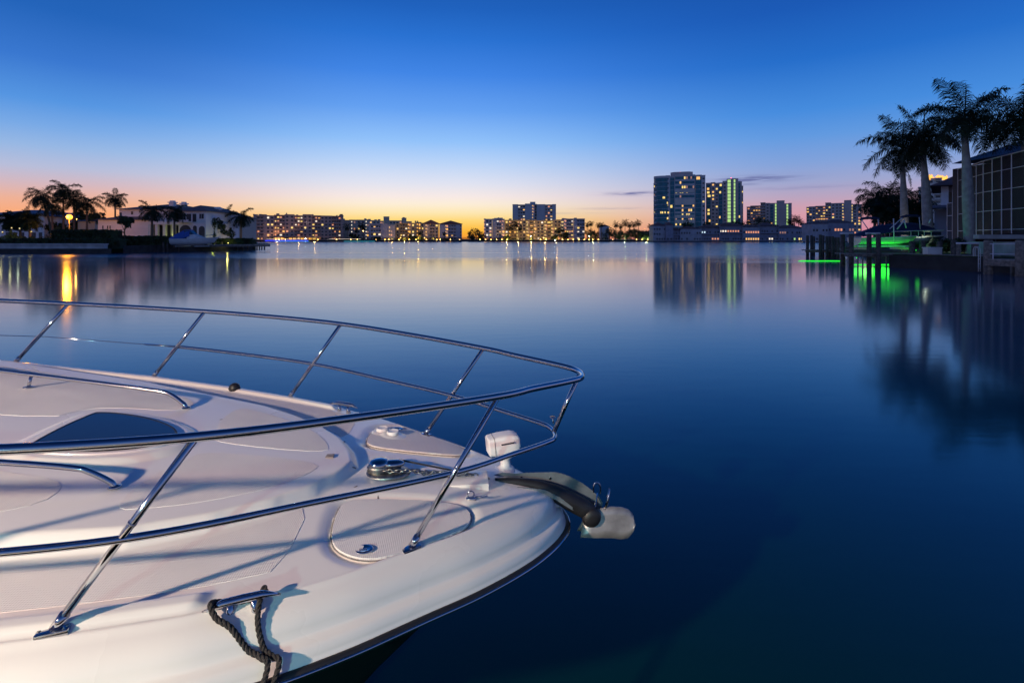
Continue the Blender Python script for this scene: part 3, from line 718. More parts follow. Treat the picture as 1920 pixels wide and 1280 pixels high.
# ------------------------------------------------------------------ palms and trees
def frond_mesh(mb, base, az_, el0, L, droop, nl, lw, ll, rs, stem=.03):
    p = Vector(base); d = Vector((math.cos(az_)*math.cos(el0), math.sin(az_)*math.cos(el0), math.sin(el0)))
    side = Vector((-math.sin(az_), math.cos(az_), 0)); seg = nl; pts = [p.copy()]; ds = []
    roll = rs.uniform(-.5, .5)
    for i in range(seg):
        t = i/seg; ds.append(d.copy()); p = p+d*(L/seg); pts.append(p.copy())
        d = (d+Vector((0, 0, -1))*droop/seg*(1+1.6*t)).normalized()
    mb.tube(pts[::max(1, seg//8)]+[pts[-1]], [stem*(1-.8*i/(len(pts[::max(1, seg//8)]))) for i in range(len(pts[::max(1, seg//8)])+1)], 4, False)
    for i in range(2, seg):
        t = i/seg; dd = ds[i]; upv = side.cross(dd)
        env = math.sin(math.pi*min(1, t*1.02+.06))**.55; l = ll*env*rs.uniform(.8, 1.12)
        for sg in (1, -1, 1.5, -1.5) if lw < .1 else (1, -1):
            q = pts[i]; sgn = math.copysign(1, sg); out_ = (side*sgn*math.cos(.55+roll*sgn*.4)+upv*(math.sin(.25-roll*.5)*.6 if abs(sg) == 1 else rs.uniform(-.7, .9))+dd*rs.uniform(.35, .75)).normalized()
            tip = q+out_*l+Vector((0, 0, -1))*l*rs.uniform(.18, .62); m_ = q+out_*l*.55+Vector((0, 0, .03*l))
            w = dd*lw*.5; n = len(mb.v)
            mb.v += [tuple(q-w*.6), tuple(q+w*.6), tuple(m_+w), tuple(m_-w), tuple(tip)]
            mb.f += [(n, n+1, n+2, n+3), (n+3, n+2, n+4)]
def palm_crown(seed, R_, nf=16, nl=34, lw=.07, ll=.62, up=1.25, down=-.5, droop=1.6):
    rs = random.Random(seed); mb = MB()
    for i in range(nf):
        t = (i+.5)/nf; az_ = i*2.399+rs.uniform(-.2, .2); el0 = up+(down-up)*t**.9+rs.uniform(-.12, .12)
        frond_mesh(mb, (0.06*math.cos(az_), .06*math.sin(az_), .1*(1-t)), az_, el0, R_*rs.uniform(.85, 1.1)*(1.12 if t < .6 else .95), droop*rs.uniform(.7, 1.15)*(.65+.5*(1-abs(el0)/1.4)), nl, lw, ll*R_/4.2*1.3, rs)
    return mb
CM = {}
def palm(name, label, x, y, z0, h, R_, seed, kind='royal', group=None, lean=(0, 0), tr=.3, rz=0, detail=1):
    t = empty(name, label, 'palm tree', (x, y, z0), rz, group)
    key = (kind, seed % 4, round(R_, 1), detail)
    if key not in CM:
        if kind == 'royal': mb = palm_crown(seed % 4+10, R_, 21, 40 if detail else 16, .07 if detail else .16, .85, 1.32, -.45, 1.5)
        elif kind == 'coco': mb = palm_crown(seed % 4+20, R_, 18, 26 if detail else 14, .09 if detail else .2, .85, 1.2, -.75, 1.6)
        else: mb = palm_crown(seed % 4+30, R_, 25, 24 if detail else 12, .095 if detail else .22, 1.05, 1.3, -.9, 1.3)
        CM[key] = mb.mesh('crown_'+kind)
    o = bpy.data.objects.new('crown', CM[key]); C.objects.link(o); o.parent = t; o.location = (lean[0], lean[1], h); KIDS.setdefault(t.name, []).append(o)
    if not CM[key].materials: CM[key].materials.append(M['frond'])
    o.rotation_euler = (0, 0, seed*1.1)
    mb = MB(); n = 12; pts = []; rr2 = []
    sh_ = 1.5 if kind == 'royal' else 0
    for i in range(n+1):
        q = i/n; pts.append((lean[0]*q**1.6, lean[1]*q**1.6, -.3+(h-sh_+.3)*q))
        rr2.append(tr*((.95+.28*math.sin(math.pi*min(1, q*1.15))-.35*q) if kind == 'royal' else (1.25-.5*q if q > .08 else 1.5)))
    mb.tube(pts, rr2, 12); mb.build('trunk', 'trunk' if kind == 'royal' else 'trunkb', t, True)
    if kind == 'royal':
        a = pts[-1]; mb = MB(); mb.tube([a, (a[0], a[1], a[2]+.5), (lean[0], lean[1], h-.3), (lean[0], lean[1], h+.25)], [tr*.62, tr*.72, tr*.5, tr*.25], 12); mb.build('crownshaft', 'shaft', t, True)
        if detail: mb = MB(); mb.tube([(lean[0], lean[1], h), (lean[0]+.12, lean[1], h+R_*.55), (lean[0]+.1, lean[1], h+R_*.74)], [.07, .04, .008], 5); mb.build('spear_leaf', 'frond', t)
    return t
def crown_mb(seed, n, rx, rz, leaf, squash=.0, ncl=26):
    rs = random.Random(seed); mb = MB(); cl_ = []
    for i in range(ncl):
        while True:
            p = Vector((rs.uniform(-1, 1), rs.uniform(-1, 1), rs.uniform(-1, 1)))
            if .25 < p.length < 1: break
        p = p*(.78+.12*rs.random()); cl_.append((Vector((p.x*rx, p.y*rx, p.z*rz)), rs.uniform(.22, .42)*min(rx, rz)))
    for i in range(n):
        c, r_ = cl_[rs.randrange(ncl)]
        d = Vector((rs.gauss(0, 1), rs.gauss(0, 1), rs.gauss(0, 1))).normalized()*r_*rs.uniform(.55, 1.08)
        p = c+d; a = Vector((rs.gauss(0, 1), rs.gauss(0, 1), rs.gauss(0, 1))).normalized(); b2 = a.orthogonal().normalized()
        l = leaf*rs.uniform(.6, 1.3); mb.quad(tuple(p-a*l), tuple(p-b2*l*.5), tuple(p+a*l), tuple(p+b2*l*.5))
    return mb
def tree(name, label, x, y, z0, h, rx, seed, n=1400, leaf=.22, group=None, mm='leaf', rz=None, cat='tree', tr=.15):
    t = empty(name, label, cat, (x, y, z0), 0, group); rz = rz or rx
    o = crown_mb(seed, n, rx, rz, leaf).build('crown', mm, t); o.location = (0, 0, h-rz)
    mb = MB(); mb.tube([(0, 0, -.3), (0, 0, (h-rz)*.6), (rx*.1, 0, h-rz)], [tr*1.2, tr, tr*.6], 8)
    for a in (0, 2.1, 4.2): mb.tube([(0, 0, (h-rz)*.6), (rx*.5*math.cos(a), rx*.5*math.sin(a), h-rz*.7)], [tr*.6, tr*.25], 6)
    mb.build('trunk', 'bark', t, True); return t
def shrub(name, label, x, y, z0, rx, h, seed, n=500, leaf=.12, mm='leaf2', group=None, ry=None, cat='shrub'):
    o = crown_mb(seed, n, 1, 1, leaf/rx, ncl=18).build(name, mm); o.scale = (rx, ry or rx, h/2); o.location = (x, y, z0+h/2*.9); return tag(o, label, cat, group)

# ------------------------------------------------------------------ generic blocks of flats seen across the bay
WIN = {}
def winmesh(w, h):
    kk = (round(w, 1), round(h, 1))
    if kk not in WIN:
        mb = MB(); mb.box(-w/2, w/2, -.06, .1, 0, h); WIN[kk] = mb.mesh('window')
    return WIN[kk]
NWIN = {}
def window(parent, x, y, z, w, h, m, name='window'):
    n = NWIN.get(parent.name, 0)
    NWIN[parent.name] = n+1
    me = winmesh(w, h); mk = me.name+m
    if mk not in WIN:
        m2 = me.copy(); m2.materials.clear(); m2.materials.append(M[m]); WIN[mk] = m2
    if n >= 100:
        SPILL.setdefault(parent.name, (parent, {}))[1].setdefault(m, MB()).box(x-w/2, x+w/2, y-.06, y+.1, z, z+h); return
    o = bpy.data.objects.new(name, WIN[mk]); C.objects.link(o); o.parent = parent; o.location = (x, y, z); KIDS.setdefault(parent.name, []).append(o)
SPILL = {}
def flush():
    for parent, d in SPILL.values():
        allmb = MB(); mats = []; idx = []
        for m, mb in d.items():
            n = len(allmb.v); allmb.v += mb.v; allmb.f += [tuple(i+n for i in f_) for f_ in mb.f]; idx += [len(mats)]*len(mb.f); mats.append(m)
        me = allmb.mesh('smaller_windows'); o = link('smaller_windows', me, parent)
        for m in mats: me.materials.append(M[m])
        me.polygons.foreach_set('material_index', idx); o['kind'] = 'stuff'
class Face:
    def __init__(s, px, D): s.az = math.atan((px-960)/F); s.R = D/math.cos(s.az); s.D = D
    def x(s, p): return s.R*math.tan(math.atan((p-960)/F)-s.az)
    def dep(s, p): a = math.atan((p-960)/F); return s.R*math.cos(a)/math.cos(a-s.az)
    def z(s, y, p): return EYE-(y-HY)/F*s.dep(p)
def block(name, label, D, bays, wall='conc', fh=3.1, depth=16, zg=1.3, seed=1, cat='apartment block', group=None, lit=.35, litm=('lit_warm', 'lit_yellow', 'lit_orange', 'lit_white'), roofbits=0, pediment=None):
    """bays: (px0, px1, ytop, kind); fronts face the water"""
    rs = random.Random(seed)
    cx = (bays[0][0]+bays[-1][1])/2; fc = Face(cx, D); t = empty(name, label, cat, (PX(cx, D), D, zg), -fc.az, group)
    body = MB(); rails = []; roof = MB(); glassm = MB(); nb = 0
    for bi, (a, b2, yt, kind, *opt) in enumerate(bays):
        x0 = fc.x(a); x1 = fc.x(b2); H = fc.z(yt, (a+b2)/2)-zg; fl = max(1, int(H/fh+.35)); f = H/fl if not opt or not isinstance(opt[0], (int, float)) else opt[0]
        fl = int(H/f+.01)
        e = .004*(bi % 2)
        lv = opt[-1] if opt and isinstance(opt[-1], str) else None
        if kind in ('balc', 'recess'):
            body.box(x0, x1, 1.5, depth+e, -1, H)
            rail_ = MB(); rails.append(rail_); one = fl >= 11
            for i in range(1, fl+1):
                if one and i > 1: rail_ = MB(); rails.append(rail_)
                rail_.box(x0, x1, -.15, 1.5, i*f-.25 if i < fl else H-.3, i*f if i < fl else H)
            for i in range(fl):
                if kind == 'balc': (rails[-fl+max(i-1, 0)] if one else rail_).box(x0, x1, -.2, -.05, i*f+.0, i*f+1.0)
                window_m = 'dark'
                w = x1-x0; nw = max(1, int(w/2.0))
                for q in range(nw):
                    on = rs.random() < .8*(lit if lv is None else float(lv))
                    window(t, x0+(q+.5)*w/nw, 1.48, i*f+.15, w/nw*(.45+.4*rs.random()), f*(.5+.2*rs.random()), rs.choice(litm) if on else 'dark')
        else:
            body.box(x0, x1, 0, depth+e, -1, H)
            w = x1-x0
            if kind == 'win':
                nw = max(1, int(w/3.0))
                for i in range(fl):
                    for q in range(nw):
                        on = rs.random() < .8*(lit if lv is None else float(lv))
                        window(t, x0+(q+.5)*w/nw, -.02, i*f+.9, min(1.7, w/nw*.6), 1.5, rs.choice(litm) if on else 'dark')
            elif kind == 'stair':
                for i in range(fl): window(t, (x0+x1)/2, -.02, i*f+.7, min(w*.55, 1.6), 1.5, lv or 'lit_warm', 'stair_light')
            elif kind == 'slot':
                for i in range(fl): 
                    if lv == 'lit_green': window(t, (x0+x1)/2, -.02, i*f+.3, w*.66, f*.8, lv, 'stair_window')
                    else:
                        window(t, (x0+x1)/2-w*.18, -.02, i*f+1.3, .9, 1.0, lv or 'lit_warm', 'landing_light')
                        if rs.random() < .7: window(t, (x0+x1)/2+w*.2, -.02, i*f+.6, min(1.3, w*.4), 1.7, rs.choice(('lit_dim', 'lit_dim', 'lit_amber', 'lit_orange')), 'landing_opening')
            elif kind == 'band':
                for i in range(fl):
                    glassm.box(x0+.4, x1-.4, -.03, .05, i*f+.9, i*f+f*.78)
                    nw = int(w/1.9)
                    for q in range(nw):
                        if rs.random() < float(lv): window(t, x0+.4+(q+.5)*(w-.8)/nw, -.06, i*f+1.0, 1.35, f*.62-.5, rs.choice(litm))
            elif kind == 'glass':
                glassm.box(x0+.3, x1-.3, -.3, .05, .5, H-1.2)
                for i in range(fl):
                    body.box(x0+.2, x1-.2, -.42, -.28, i*f-.1, i*f+.14)
                    if rs.random() < (lit if lv is None else float(lv)):
                        ww = (x1-x0)*rs.uniform(.3, .6); c = rs.uniform(x0+ww/2+.4, x1-ww/2-.4) if x1-x0 > ww+.9 else (x0+x1)/2
                        window(t, c, -.38, i*f+.5, ww, f*.6, rs.choice(('lit_yellow', 'lit_warm')))
        roof.box(x0-.15, x1+.15, -.3 if kind != 'balc' else -.35, depth+.2+e, H+.002, H+.55+.01*bi)
    body.build('wall', wall, t)
    for rl in rails: rl.build('balcony', wall, t)
    if glassm.v: glassm.build('curtain_glass', 'teal', t)
    roof.build('roof', wall if not pediment else 'townroof', t)
    for q in range(roofbits):
        a, b2, yt, *_ = bays[rs.randrange(len(bays))]
        x = fc.x(rs.uniform(a, b2)); H = fc.z(yt, a)-zg+.55; mb = MB(); s_ = rs.uniform(.5, 1.4); mb.box(x-s_, x+s_, 3, 5.5, H, H+rs.uniform(.7, 1.6)); mb.build('roof_unit', wall, t)
    if pediment:
        a, b2, yp = pediment; x0, x1 = fc.x(a), fc.x(b2); H0 = fc.z(bays[0][2], cx)-zg+.6; H1 = fc.z(yp, cx)-zg
        mb = MB(); n = 0
        fr_ = [(x0-.8, -.6, H0), (x1+.8, -.6, H0), ((x0+x1)/2, -.6, H1)]; bk = [(x, depth, z) for x, _, z in fr_]
        mb.v = fr_+bk; mb.f = [(0, 1, 2), (5, 4, 3), (0, 2, 5, 3), (1, 4, 5, 2), (0, 3, 4, 1)]; mb.build('gable_roof', 'townroof', t)
    return t

# ------------------------------------------------------------------ far shore
far_wall = MB()
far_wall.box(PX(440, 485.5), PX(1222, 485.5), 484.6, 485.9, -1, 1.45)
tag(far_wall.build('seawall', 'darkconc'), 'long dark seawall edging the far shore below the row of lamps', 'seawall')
block('apartment_block', 'long brown condominium with dark balcony bays left of the gap in the far skyline', 500,
      [(475, 481, 404, 'wall'), (481, 494, 405, 'balc'), (494, 499, 403, 'wall'), (499, 514, 405, 'win'), (514, 534, 404, 'balc', '.55'), (534, 552, 403, 'win'), (552, 568, 405, 'balc', '.5'), (568, 585, 403, 'win'),
       (585, 601, 405, 'balc', '.65'), (601, 622, 405.5, 'win', '.12'), (622, 639, 406, 'balc', '.3'), (639, 644, 405, 'wall')], 'brown', 3.35, 22, seed=4, lit=.3, roofbits=14)
block('apartment_block', 'pale condominium wing with bright stair landings behind dark palms', 540,
      [(644, 655, 413.5, 'wall'), (655, 669, 413, 'slot', 'lit_white'), (669, 684, 413, 'win', '.15'), (684, 692, 412.5, 'slot', 'lit_white'), (692, 712, 414, 'win', '.2'), (712, 719, 415, 'slot', 'lit_orange'), (719.5, 730, 407, 'wall'), (730, 754, 414.5, 'win', '.25'), (754.5, 762, 409.5, 'wall'), (762, 772, 416, 'win', '.4')], 'tan', 3.2, 18, seed=9, lit=.3, roofbits=6)
block('apartment_block', 'blue grey five storey condominium with wide unlit balconies', 495,
      [(692, 695, 420, 'wall'), (695, 714, 421, 'balc', '.06'), (714.2, 727, 420, 'wall'), (727.3, 737, 423, 'slot', 'lit_warm'), (737, 741, 423, 'wall')], 'grey', 3.2, 18, seed=11, lit=.1)
block('apartment_block', 'low yellow lit condominium with glowing stair columns', 515,
      [(741, 750, 420, 'win', '.35'), (750, 764, 419, 'balc', '.45'), (764, 770, 418, 'slot', 'lit_amber'), (770, 779, 419, 'win', '.6'), (779, 790, 417.5, 'slot', 'lit_amber'), (790, 796, 419, 'win', '.4')], 'yell', 3.2, 16, seed=12, lit=.4, roofbits=3)
block('gabled_apartment_block', 'brown gabled condominium with central dark balconies and warm stair lights', 503,
      [(793.5, 797, 420, 'wall'), (797, 803, 420, 'slot', 'lit_warm'), (803, 806, 420, 'wall'), (806, 815, 420, 'balc', '.25'), (815, 822.5, 420, 'win', '.5')], 'tan', 3.2, 14, seed=13, pediment=(793.5, 822.5, 412))
block('gabled_apartment_block', 'larger mauve gabled condominium at the end of the left group', 499,
      [(824, 834, 421, 'wall'), (834, 840.5, 421, 'slot', 'lit_warm'), (840.5, 855, 421, 'balc', '.04'), (855, 862, 421, 'wall'), (862, 866, 421, 'win', '.2')], 'grey', 3.2, 16, seed=14, pediment=(824, 866, 413.5))
block('apartment_block', 'pale concrete condominium right of the orange gap with unlit slab wall', 497,
      [(907.5, 910.5, 411, 'slot', 'lit_orange'), (910.5, 922.5, 411.5, 'win', '.45'), (923, 931, 411, 'wall'), (931, 940, 411.5, 'balc', '.5'), (940, 946, 411.5, 'slot', 'lit_orange')], 'grey', 3.2, 18, seed=15, lit=.4, roofbits=6)
block('apartment_block', 'long yellow lit condominium with five bright stair columns', 510,
      [(946, 954, 413.5, 'win', '.6'), (954, 959, 413, 'slot', 'lit_amber'), (959, 968, 414, 'balc', '.2'), (968, 973.5, 413.5, 'slot', 'lit_yellow'), (973.5, 986, 414, 'win', '.3'), (986, 993, 413.5, 'slot', 'lit_yellow'), (993, 1000, 414, 'balc', '.3'),
       (1000, 1006, 413.5, 'slot', 'lit_warm'), (1006, 1020, 414.5, 'win', '.3'), (1020, 1026, 413.5, 'slot', 'lit_yellow'), (1026, 1033, 414, 'balc', '.25'), (1033, 1038.5, 413.5, 'slot', 'lit_yellow'), (1038.5, 1052, 413, 'win', '.65')], 'yell', 3.2, 16, seed=16, roofbits=5)
block('apartment_block', 'grey condominium with a blank slab and balconies at the right end of the middle group', 497,
      [(1052, 1057, 413, 'balc', '.8'), (1057, 1062, 410.5, 'slot', 'lit_orange'), (1062, 1075, 411, 'balc', '.55'), (1075.3, 1082, 411, 'wall'), (1082, 1096.5, 411, 'balc', '.18')], 'grey', 3.2, 18, seed=17, lit=.4, roofbits=6)
block('apartment_tower', 'pale eleven storey tower standing behind the lower lit condominium', 560,
      [(961, 971, 384, 'wall'), (971, 984.5, 384.5, 'balc', '.3'), (984.5, 997, 382.8, 'wall'), (997, 1002, 383.4, 'slot', 'lit_warm'), (1002, 1006.5, 383.4, 'recess', '0'), (1006.5, 1022, 384, 'wall'), (1022.3, 1036, 384.5, 'balc', '.4'), (1036, 1042.5, 383.9, 'wall')], 'conc', 3.25, 18, seed=18, lit=.35)
o = MB(); a = empty('lift_house', 'square lift housing on the roof of the pale eleven storey tower', 'roof housing', (PX(999, 566), 566, PZ(384, 560)+.6)); o.box(-2.8, 2.8, 0, 6, -.05, 3.0); o.build('wall', 'conc', a)
def rot_pts(c, r_, n, a0=0): return [(c[0]+r_*math.cos(a0+2*math.pi*i/n), c[1]+r_*math.sin(a0+2*math.pi*i/n)) for i in range(n)]

# the glass tower: bowed teal corners either side of a pale window bay
D = 512
tw = block('glass_tower', 'tallest tower with bowed teal glass corners and a faceted crown', D,
      [(1225.3, 1232, 345, 'balc', '.7'), (1248, 1256, 330, 'win', '.05'), (1256, 1265, 331, 'glass', '.15'), (1265, 1303, 329, 'band', '.30'), (1303.5, 1315.5, 329, 'glass', '.3'), (1315.5, 1322.5, 329.5, 'win', '.35')], 'conc', 4.4, 26, seed=23, lit=.36, litm=('lit_yellow', 'lit_yellow', 'lit_warm', 'lit_dim'))
fct = Face((1225.3+1322.5)/2, D); ox = 0; H = PZ(330, D)-1.3
cx = fct.x(1241); rr_ = 6.3
mb = MB(); mb.prism([(cx+rr_*1.25*math.cos(a), 4.5+rr_*math.sin(a)) for a in np.linspace(math.pi, 2*math.pi, 13)]+[(cx+rr_*1.25, 12), (cx-rr_*1.25, 12)], 0, H-1.6); mb.build('curtain_glass', 'teal', tw)
mb = MB(); fh = 4.4
for i in range(int(H/fh)+1):
    ring = [(cx+(rr_+.06)*1.25*math.cos(a), 4.5+(rr_+.08)*math.sin(a)) for a in np.linspace(math.pi, 2*math.pi, 13)]
    mb.prism(ring+[(cx+rr_*1.25, 11), (cx-rr_*1.25, 11)], i*fh-.12, i*fh+.14)
mb.prism([(cx+(rr_+.1)*1.25*math.cos(a), 4.5+(rr_+.12)*math.sin(a)) for a in np.linspace(math.pi, 2*math.pi, 13)]+[(cx+rr_*1.25, 11.5), (cx-rr_*1.25, 11.5)], H-1.58, H+.6)
mb.build('floor_bands', 'teal' if False else 'conc', tw)
rs = random.Random(5)
for px, py, w in ((1245, 370, 1.9), (1253, 370, 1.9), (1242, 398, 1.4), (1247, 398, 1.2), (1252, 398, 2.4), (1251, 409, 2.0), (1244, 370, 1.4), (1251, 380, 1.2), (1252, 386, 1.0), (1239, 398, .8)):
    xx = fct.x(px); q = (xx-cx)/(rr_*1.25); q = max(-.98, min(.98, q)); yy_ = 4.5-rr_*math.sqrt(1-q*q); window(tw, xx, yy_-.05, PZ(py, D)-1.3-1, w, 1.9, 'lit_yellow')
# blank pale spandrel storeys of the centre bay
mb = MB(); xa, xb = fct.x(1265.4), fct.x(1302.8)
for yp, yq in ((356, 361.5), (373.5, 384.5), (403, 407), (412, 419)):
    mb = MB(); mb.box(xa, xb, -.3, -.005, PZ(yq, D)-1.3, PZ(yp, D)-1.3); mb.build('spandrel', 'beige', tw)
mb = MB(); c0 = (fct.x(1274)+2, 12); mb.prism([(c0[0]+a, 12+b2) for a, b2 in ((-10.5, -6), (-7, -9.5), (7, -9.5), (10.5, -6), (10.5, 6), (7, 9), (-7, 9), (-10.5, 6))], H+.55, H+4.3); mb.build('crown', 'taupe', tw)
mb = MB(); blob(mb, (c0[0]-1.5, 12, H+5.2), .38); mb.tube([(c0[0]-1.5, 12, H+4.2), (c0[0]-1.5, 12, H+5.0)], .08, 6); mb.build('warning_light', 'bulb_red', tw)
t2 = block('slab_tower', 'second tower with a tall glowing green stairwell and a column of lit slots', 524,
      [(1323.5, 1333, 344, 'glass', '.3'), (1333, 1341, 343, 'win', '.35'), (1341, 1347, 344, 'win', '.25'), (1347, 1355, 343.5, 'glass', '.15'), (1355, 1362.5, 340.5, 'win', '.1'), (1362.8, 1371.5, 336.5, 'slot', 'lit_green'),
       (1371.8, 1375, 335.8, 'wall'), (1375, 1379.5, 335.8, 'slot', 'lit_green'), (1379.5, 1384, 336, 'wall'), (1384, 1388.5, 341, 'glass', '.08'), (1388.5, 1391, 341.5, 'wall'), (1391, 1393.5, 349.5, 'balc', '.2')], 'taupe', 3.6, 24, seed=31, lit=.16, litm=('lit_yellow', 'lit_warm'))
mb = MB(); xq = Face((1323.5+1393.5)/2, 524).x(1371); Hq = PZ(335.8, 524)-1.3; blob(mb, (xq, 4, Hq+1.3), .36); mb.build('warning_light', 'bulb_red', t2)
block('apartment_tower', 'stepped tower with two dotted columns of stair lights, right of the slab tower', 560,
      [(1400, 1407, 388.5, 'balc', '.45'), (1407, 1426, 386.5, 'balc', '.4'), (1426, 1435, 380.5, 'balc', '.5'), (1435, 1443.5, 381.5, 'win', '.1'), (1443.5, 1450.5, 381.8, 'glass', '.12'), (1450.5, 1452.5, 381.8, 'wall'), (1452.5, 1456.5, 381.8, 'slot', 'lit_green'), (1456.6, 1471, 377, 'wall'), (1471, 1474, 382.5, 'wall'), (1474, 1478.5, 382.5, 'slot', 'lit_green'), (1478.5, 1484.5, 381.8, 'wall')], 'taupe', 3.1, 20, seed=37, lit=.4, litm=('lit_warm', 'lit_orange', 'lit_dim'))
block('apartment_tower', 'rightmost far tower with a plain lift shaft and crowded lit balconies', 560,
      [(1512, 1517, 389, 'balc', '.5'), (1517, 1529, 388, 'win', '.45'), (1529, 1547.5, 387, 'balc', '.5'), (1547.5, 1558, 380.8, 'balc', '.45'), (1558, 1566, 382, 'win', '.15'), (1566, 1579, 381.6, 'win', '.1'), (1579, 1583, 381.6, 'slot', 'lit_yellow'), (1583.2, 1596.5, 376.3, 'wall'), (1596.5, 1599, 383, 'stair', 'lit_yellow'), (1599, 1607, 383.8, 'win', '.5'), (1607, 1615.5, 384, 'win', '.35')], 'taupe', 3.1, 20, seed=41, lit=.4, litm=('lit_warm', 'lit_orange', 'lit_yellow'))
block('apartment_tower', 'partly hidden tower with a glowing amber roofline between the royal palms', 330,
      [(1722, 1727, 352, 'balc', '.3'), (1727, 1739, 338, 'balc', '.4'), (1739, 1752, 336, 'win', '.25'), (1752, 1766, 335, 'balc', '.2'), (1766, 1782, 340, 'win', '.2')], 'beige', 3.1, 14, seed=43)
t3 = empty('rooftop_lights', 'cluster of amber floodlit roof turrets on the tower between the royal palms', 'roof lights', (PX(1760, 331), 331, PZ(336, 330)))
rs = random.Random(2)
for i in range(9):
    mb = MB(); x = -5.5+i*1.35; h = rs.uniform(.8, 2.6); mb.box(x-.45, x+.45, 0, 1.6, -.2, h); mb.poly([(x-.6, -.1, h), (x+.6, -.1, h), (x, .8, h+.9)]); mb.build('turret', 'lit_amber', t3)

# townhouses on the water's edge
def hip(mb, x0, x1, y0, y1, z0, z1, ov=.5):
    x0 -= ov; x1 += ov; y0 -= ov; y1 += ov; w = min(x1-x0, y1-y0)/2
    if x1-x0 > y1-y0: r0, r1 = (x0+w, (y0+y1)/2), (x1-w, (y0+y1)/2)
    else: r0, r1 = ((x0+x1)/2, y0+w), ((x0+x1)/2, y1-w)
    n = len(mb.v); mb.v += [(x0, y0, z0), (x1, y0, z0), (x1, y1, z0), (x0, y1, z0), (*r0, z1), (*r1, z1)]
    if x1-x0 > y1-y0: mb.f += [(n, n+1, n+5, n+4), (n+1, n+2, n+5), (n+2, n+3, n+4, n+5), (n+3, n, n+4), (n, n+3, n+2, n+1)]
    else: mb.f += [(n, n+1, n+4), (n+1, n+2, n+5, n+4), (n+2, n+3, n+5), (n+3, n, n+4, n+5), (n, n+3, n+2, n+1)]
def townhouse(label, D, a, b2, yeave, yridge, seed, lit=(), recess=None, floors=2, wall='townwall', zg=.9):
    rs = random.Random(seed); wall = 'townwall2' if wall == 'townwall' and seed % 3 == 1 else wall; fc = Face((a+b2)/2, D); t = empty('townhouse', label, 'house', (PX((a+b2)/2, D), D, zg), -fc.az*.0, 'townhouses built along the far waterfront')
    ox = PX((a+b2)/2, D); x0, x1 = PX(a, D)-ox, PX(b2, D)-ox; H = PZ(yeave, D)-zg; f = H/floors
    mb = MB(); y0 = 0
    if recess: mb.box(x0, x1, 1.6, 14, -.2, H)
    else: mb.box(x0, x1, 0, 14, -.2, H)
    if recess: mb.box(x0, x0+.5, 0, 1.6, 0, H); mb.box(x1-.5, x1, 0, 1.6, 0, H)
    mb.build('wall', wall, t)
    if recess:
        for i in range(floors): mb = MB(); mb.box(x0+.5, x1-.5, -.2, 1.6, i*f-.18, i*f+.02); mb.box(x0+.5, x1-.5, -.2, -.08, i*f, i*f+.95); mb.build('balcony', wall, t)
    mb = MB(); hip(mb, x0, x1, 0, 14, H, PZ(yridge, D+7)-zg); mb.build('roof', 'townroof', t)
    yw_ = 1.58 if recess else -.02; w = x1-x0; nw = max(2, int(w/2.1))
    for i in range(floors):
        for q in range(nw):
            m = 'dark'
            for (fi, u0, u1, mm) in lit:
                if fi == i and u0 <= (q+.5)/nw <= u1: m = mm
            if rs.random() < .2 and m == 'dark': continue
            window(t, x0+(q+.5)*w/nw, yw_, i*f+.75, w/nw*.55, min(1.7, f*.6), m)
    mb = MB(); 
    mb.box(x0-.1, x1+.1, -.9, 0, -.45, -.15); mb.build('walkway', 'darkconc', t)
    for q in range(max(2, int(w/4))):
        mb = MB(); mb.box(x0+(q+.5)*w/max(2, int(w/4))-.2, x0+(q+.5)*w/max(2, int(w/4))+.2, -.7, -.3, -2, -.45); mb.build('pile', 'darkconc', t)
D = 466
townhouse('leftmost waterfront townhouse with a taller hipped wing and a square turret', D, 1225, 1249, 423.5, 417, 1, floors=3)
townhouse('second waterfront townhouse with a projecting pale gable', D-3, 1249, 1262, 422, 416.5, 2, floors=2)
townhouse('third waterfront townhouse, low, with wide dark glazing', D, 1262, 1276, 431, 427, 3, recess=1)
townhouse('fourth waterfront townhouse, long, with arched dark openings below the glass tower', D, 1276, 1315, 429, 424.5, 4)
townhouse('waterfront townhouse with pale blue lit windows upstairs and orange below', D, 1315, 1350, 426.5, 421, 5, lit=((1, 0, .35, 'lit_cool'), (0, .6, .8, 'lit_orange'), (0, .85, 1, 'lit_orange')), recess=1)
townhouse('waterfront townhouse with one bright orange upper floor terrace', D, 1350, 1393, 422.5, 417.5, 6, lit=((1, .02, .3, 'lit_white'), (1, .3, .92, 'lit_orange')), recess=1)
townhouse('waterfront townhouse with two rows of warm arched windows', D, 1393, 1424, 426, 420.5, 7, lit=((0, .1, .95, 'lit_warm'), (1, .1, .95, 'lit_orange')))
townhouse('taller waterfront townhouse with unlit blue grey front right of the warm arches', D, 1424, 1461, 423, 417.5, 8, lit=((0, .55, .7, 'lit_white'),), recess=1)
townhouse('rightmost waterfront townhouse with a brilliant yellow ground floor window', D, 1461, 1510, 427.5, 422.5, 9, lit=((0, .77, .9, 'lit_yellow'), (0, .55, .65, 'lit_green'), (1, .02, .3, 'lit_dim')), recess=None)
for args in (('white townhouse standing beyond the left pilings of the private dock', 380, 1523, 1553, 419.5, 414, 10, ()), ('blue grey townhouse with small orange windows beyond the dock pilings', 384, 1553, 1602, 417.5, 411.5, 11, ((1, .2, .5, 'lit_orange'), (0, .3, .6, 'lit_warm'), (1, .8, 1, 'lit_dim'), (0, .8, 1, 'lit_orange')))):
    townhouse(*args[:7], lit=args[7])
townhouse('low pale house in the trees between the middle condominiums and the glass tower', 505, 1128, 1142, 424.5, 421, 12, wall='stucco', zg=1.2)
townhouse('flat pale house with a lit garden wall left of the glass tower', 500, 1203, 1226, 436, 433, 13, ((0, 0, 1, 'lit_green'),), floors=1, wall='stucco', zg=1.2)

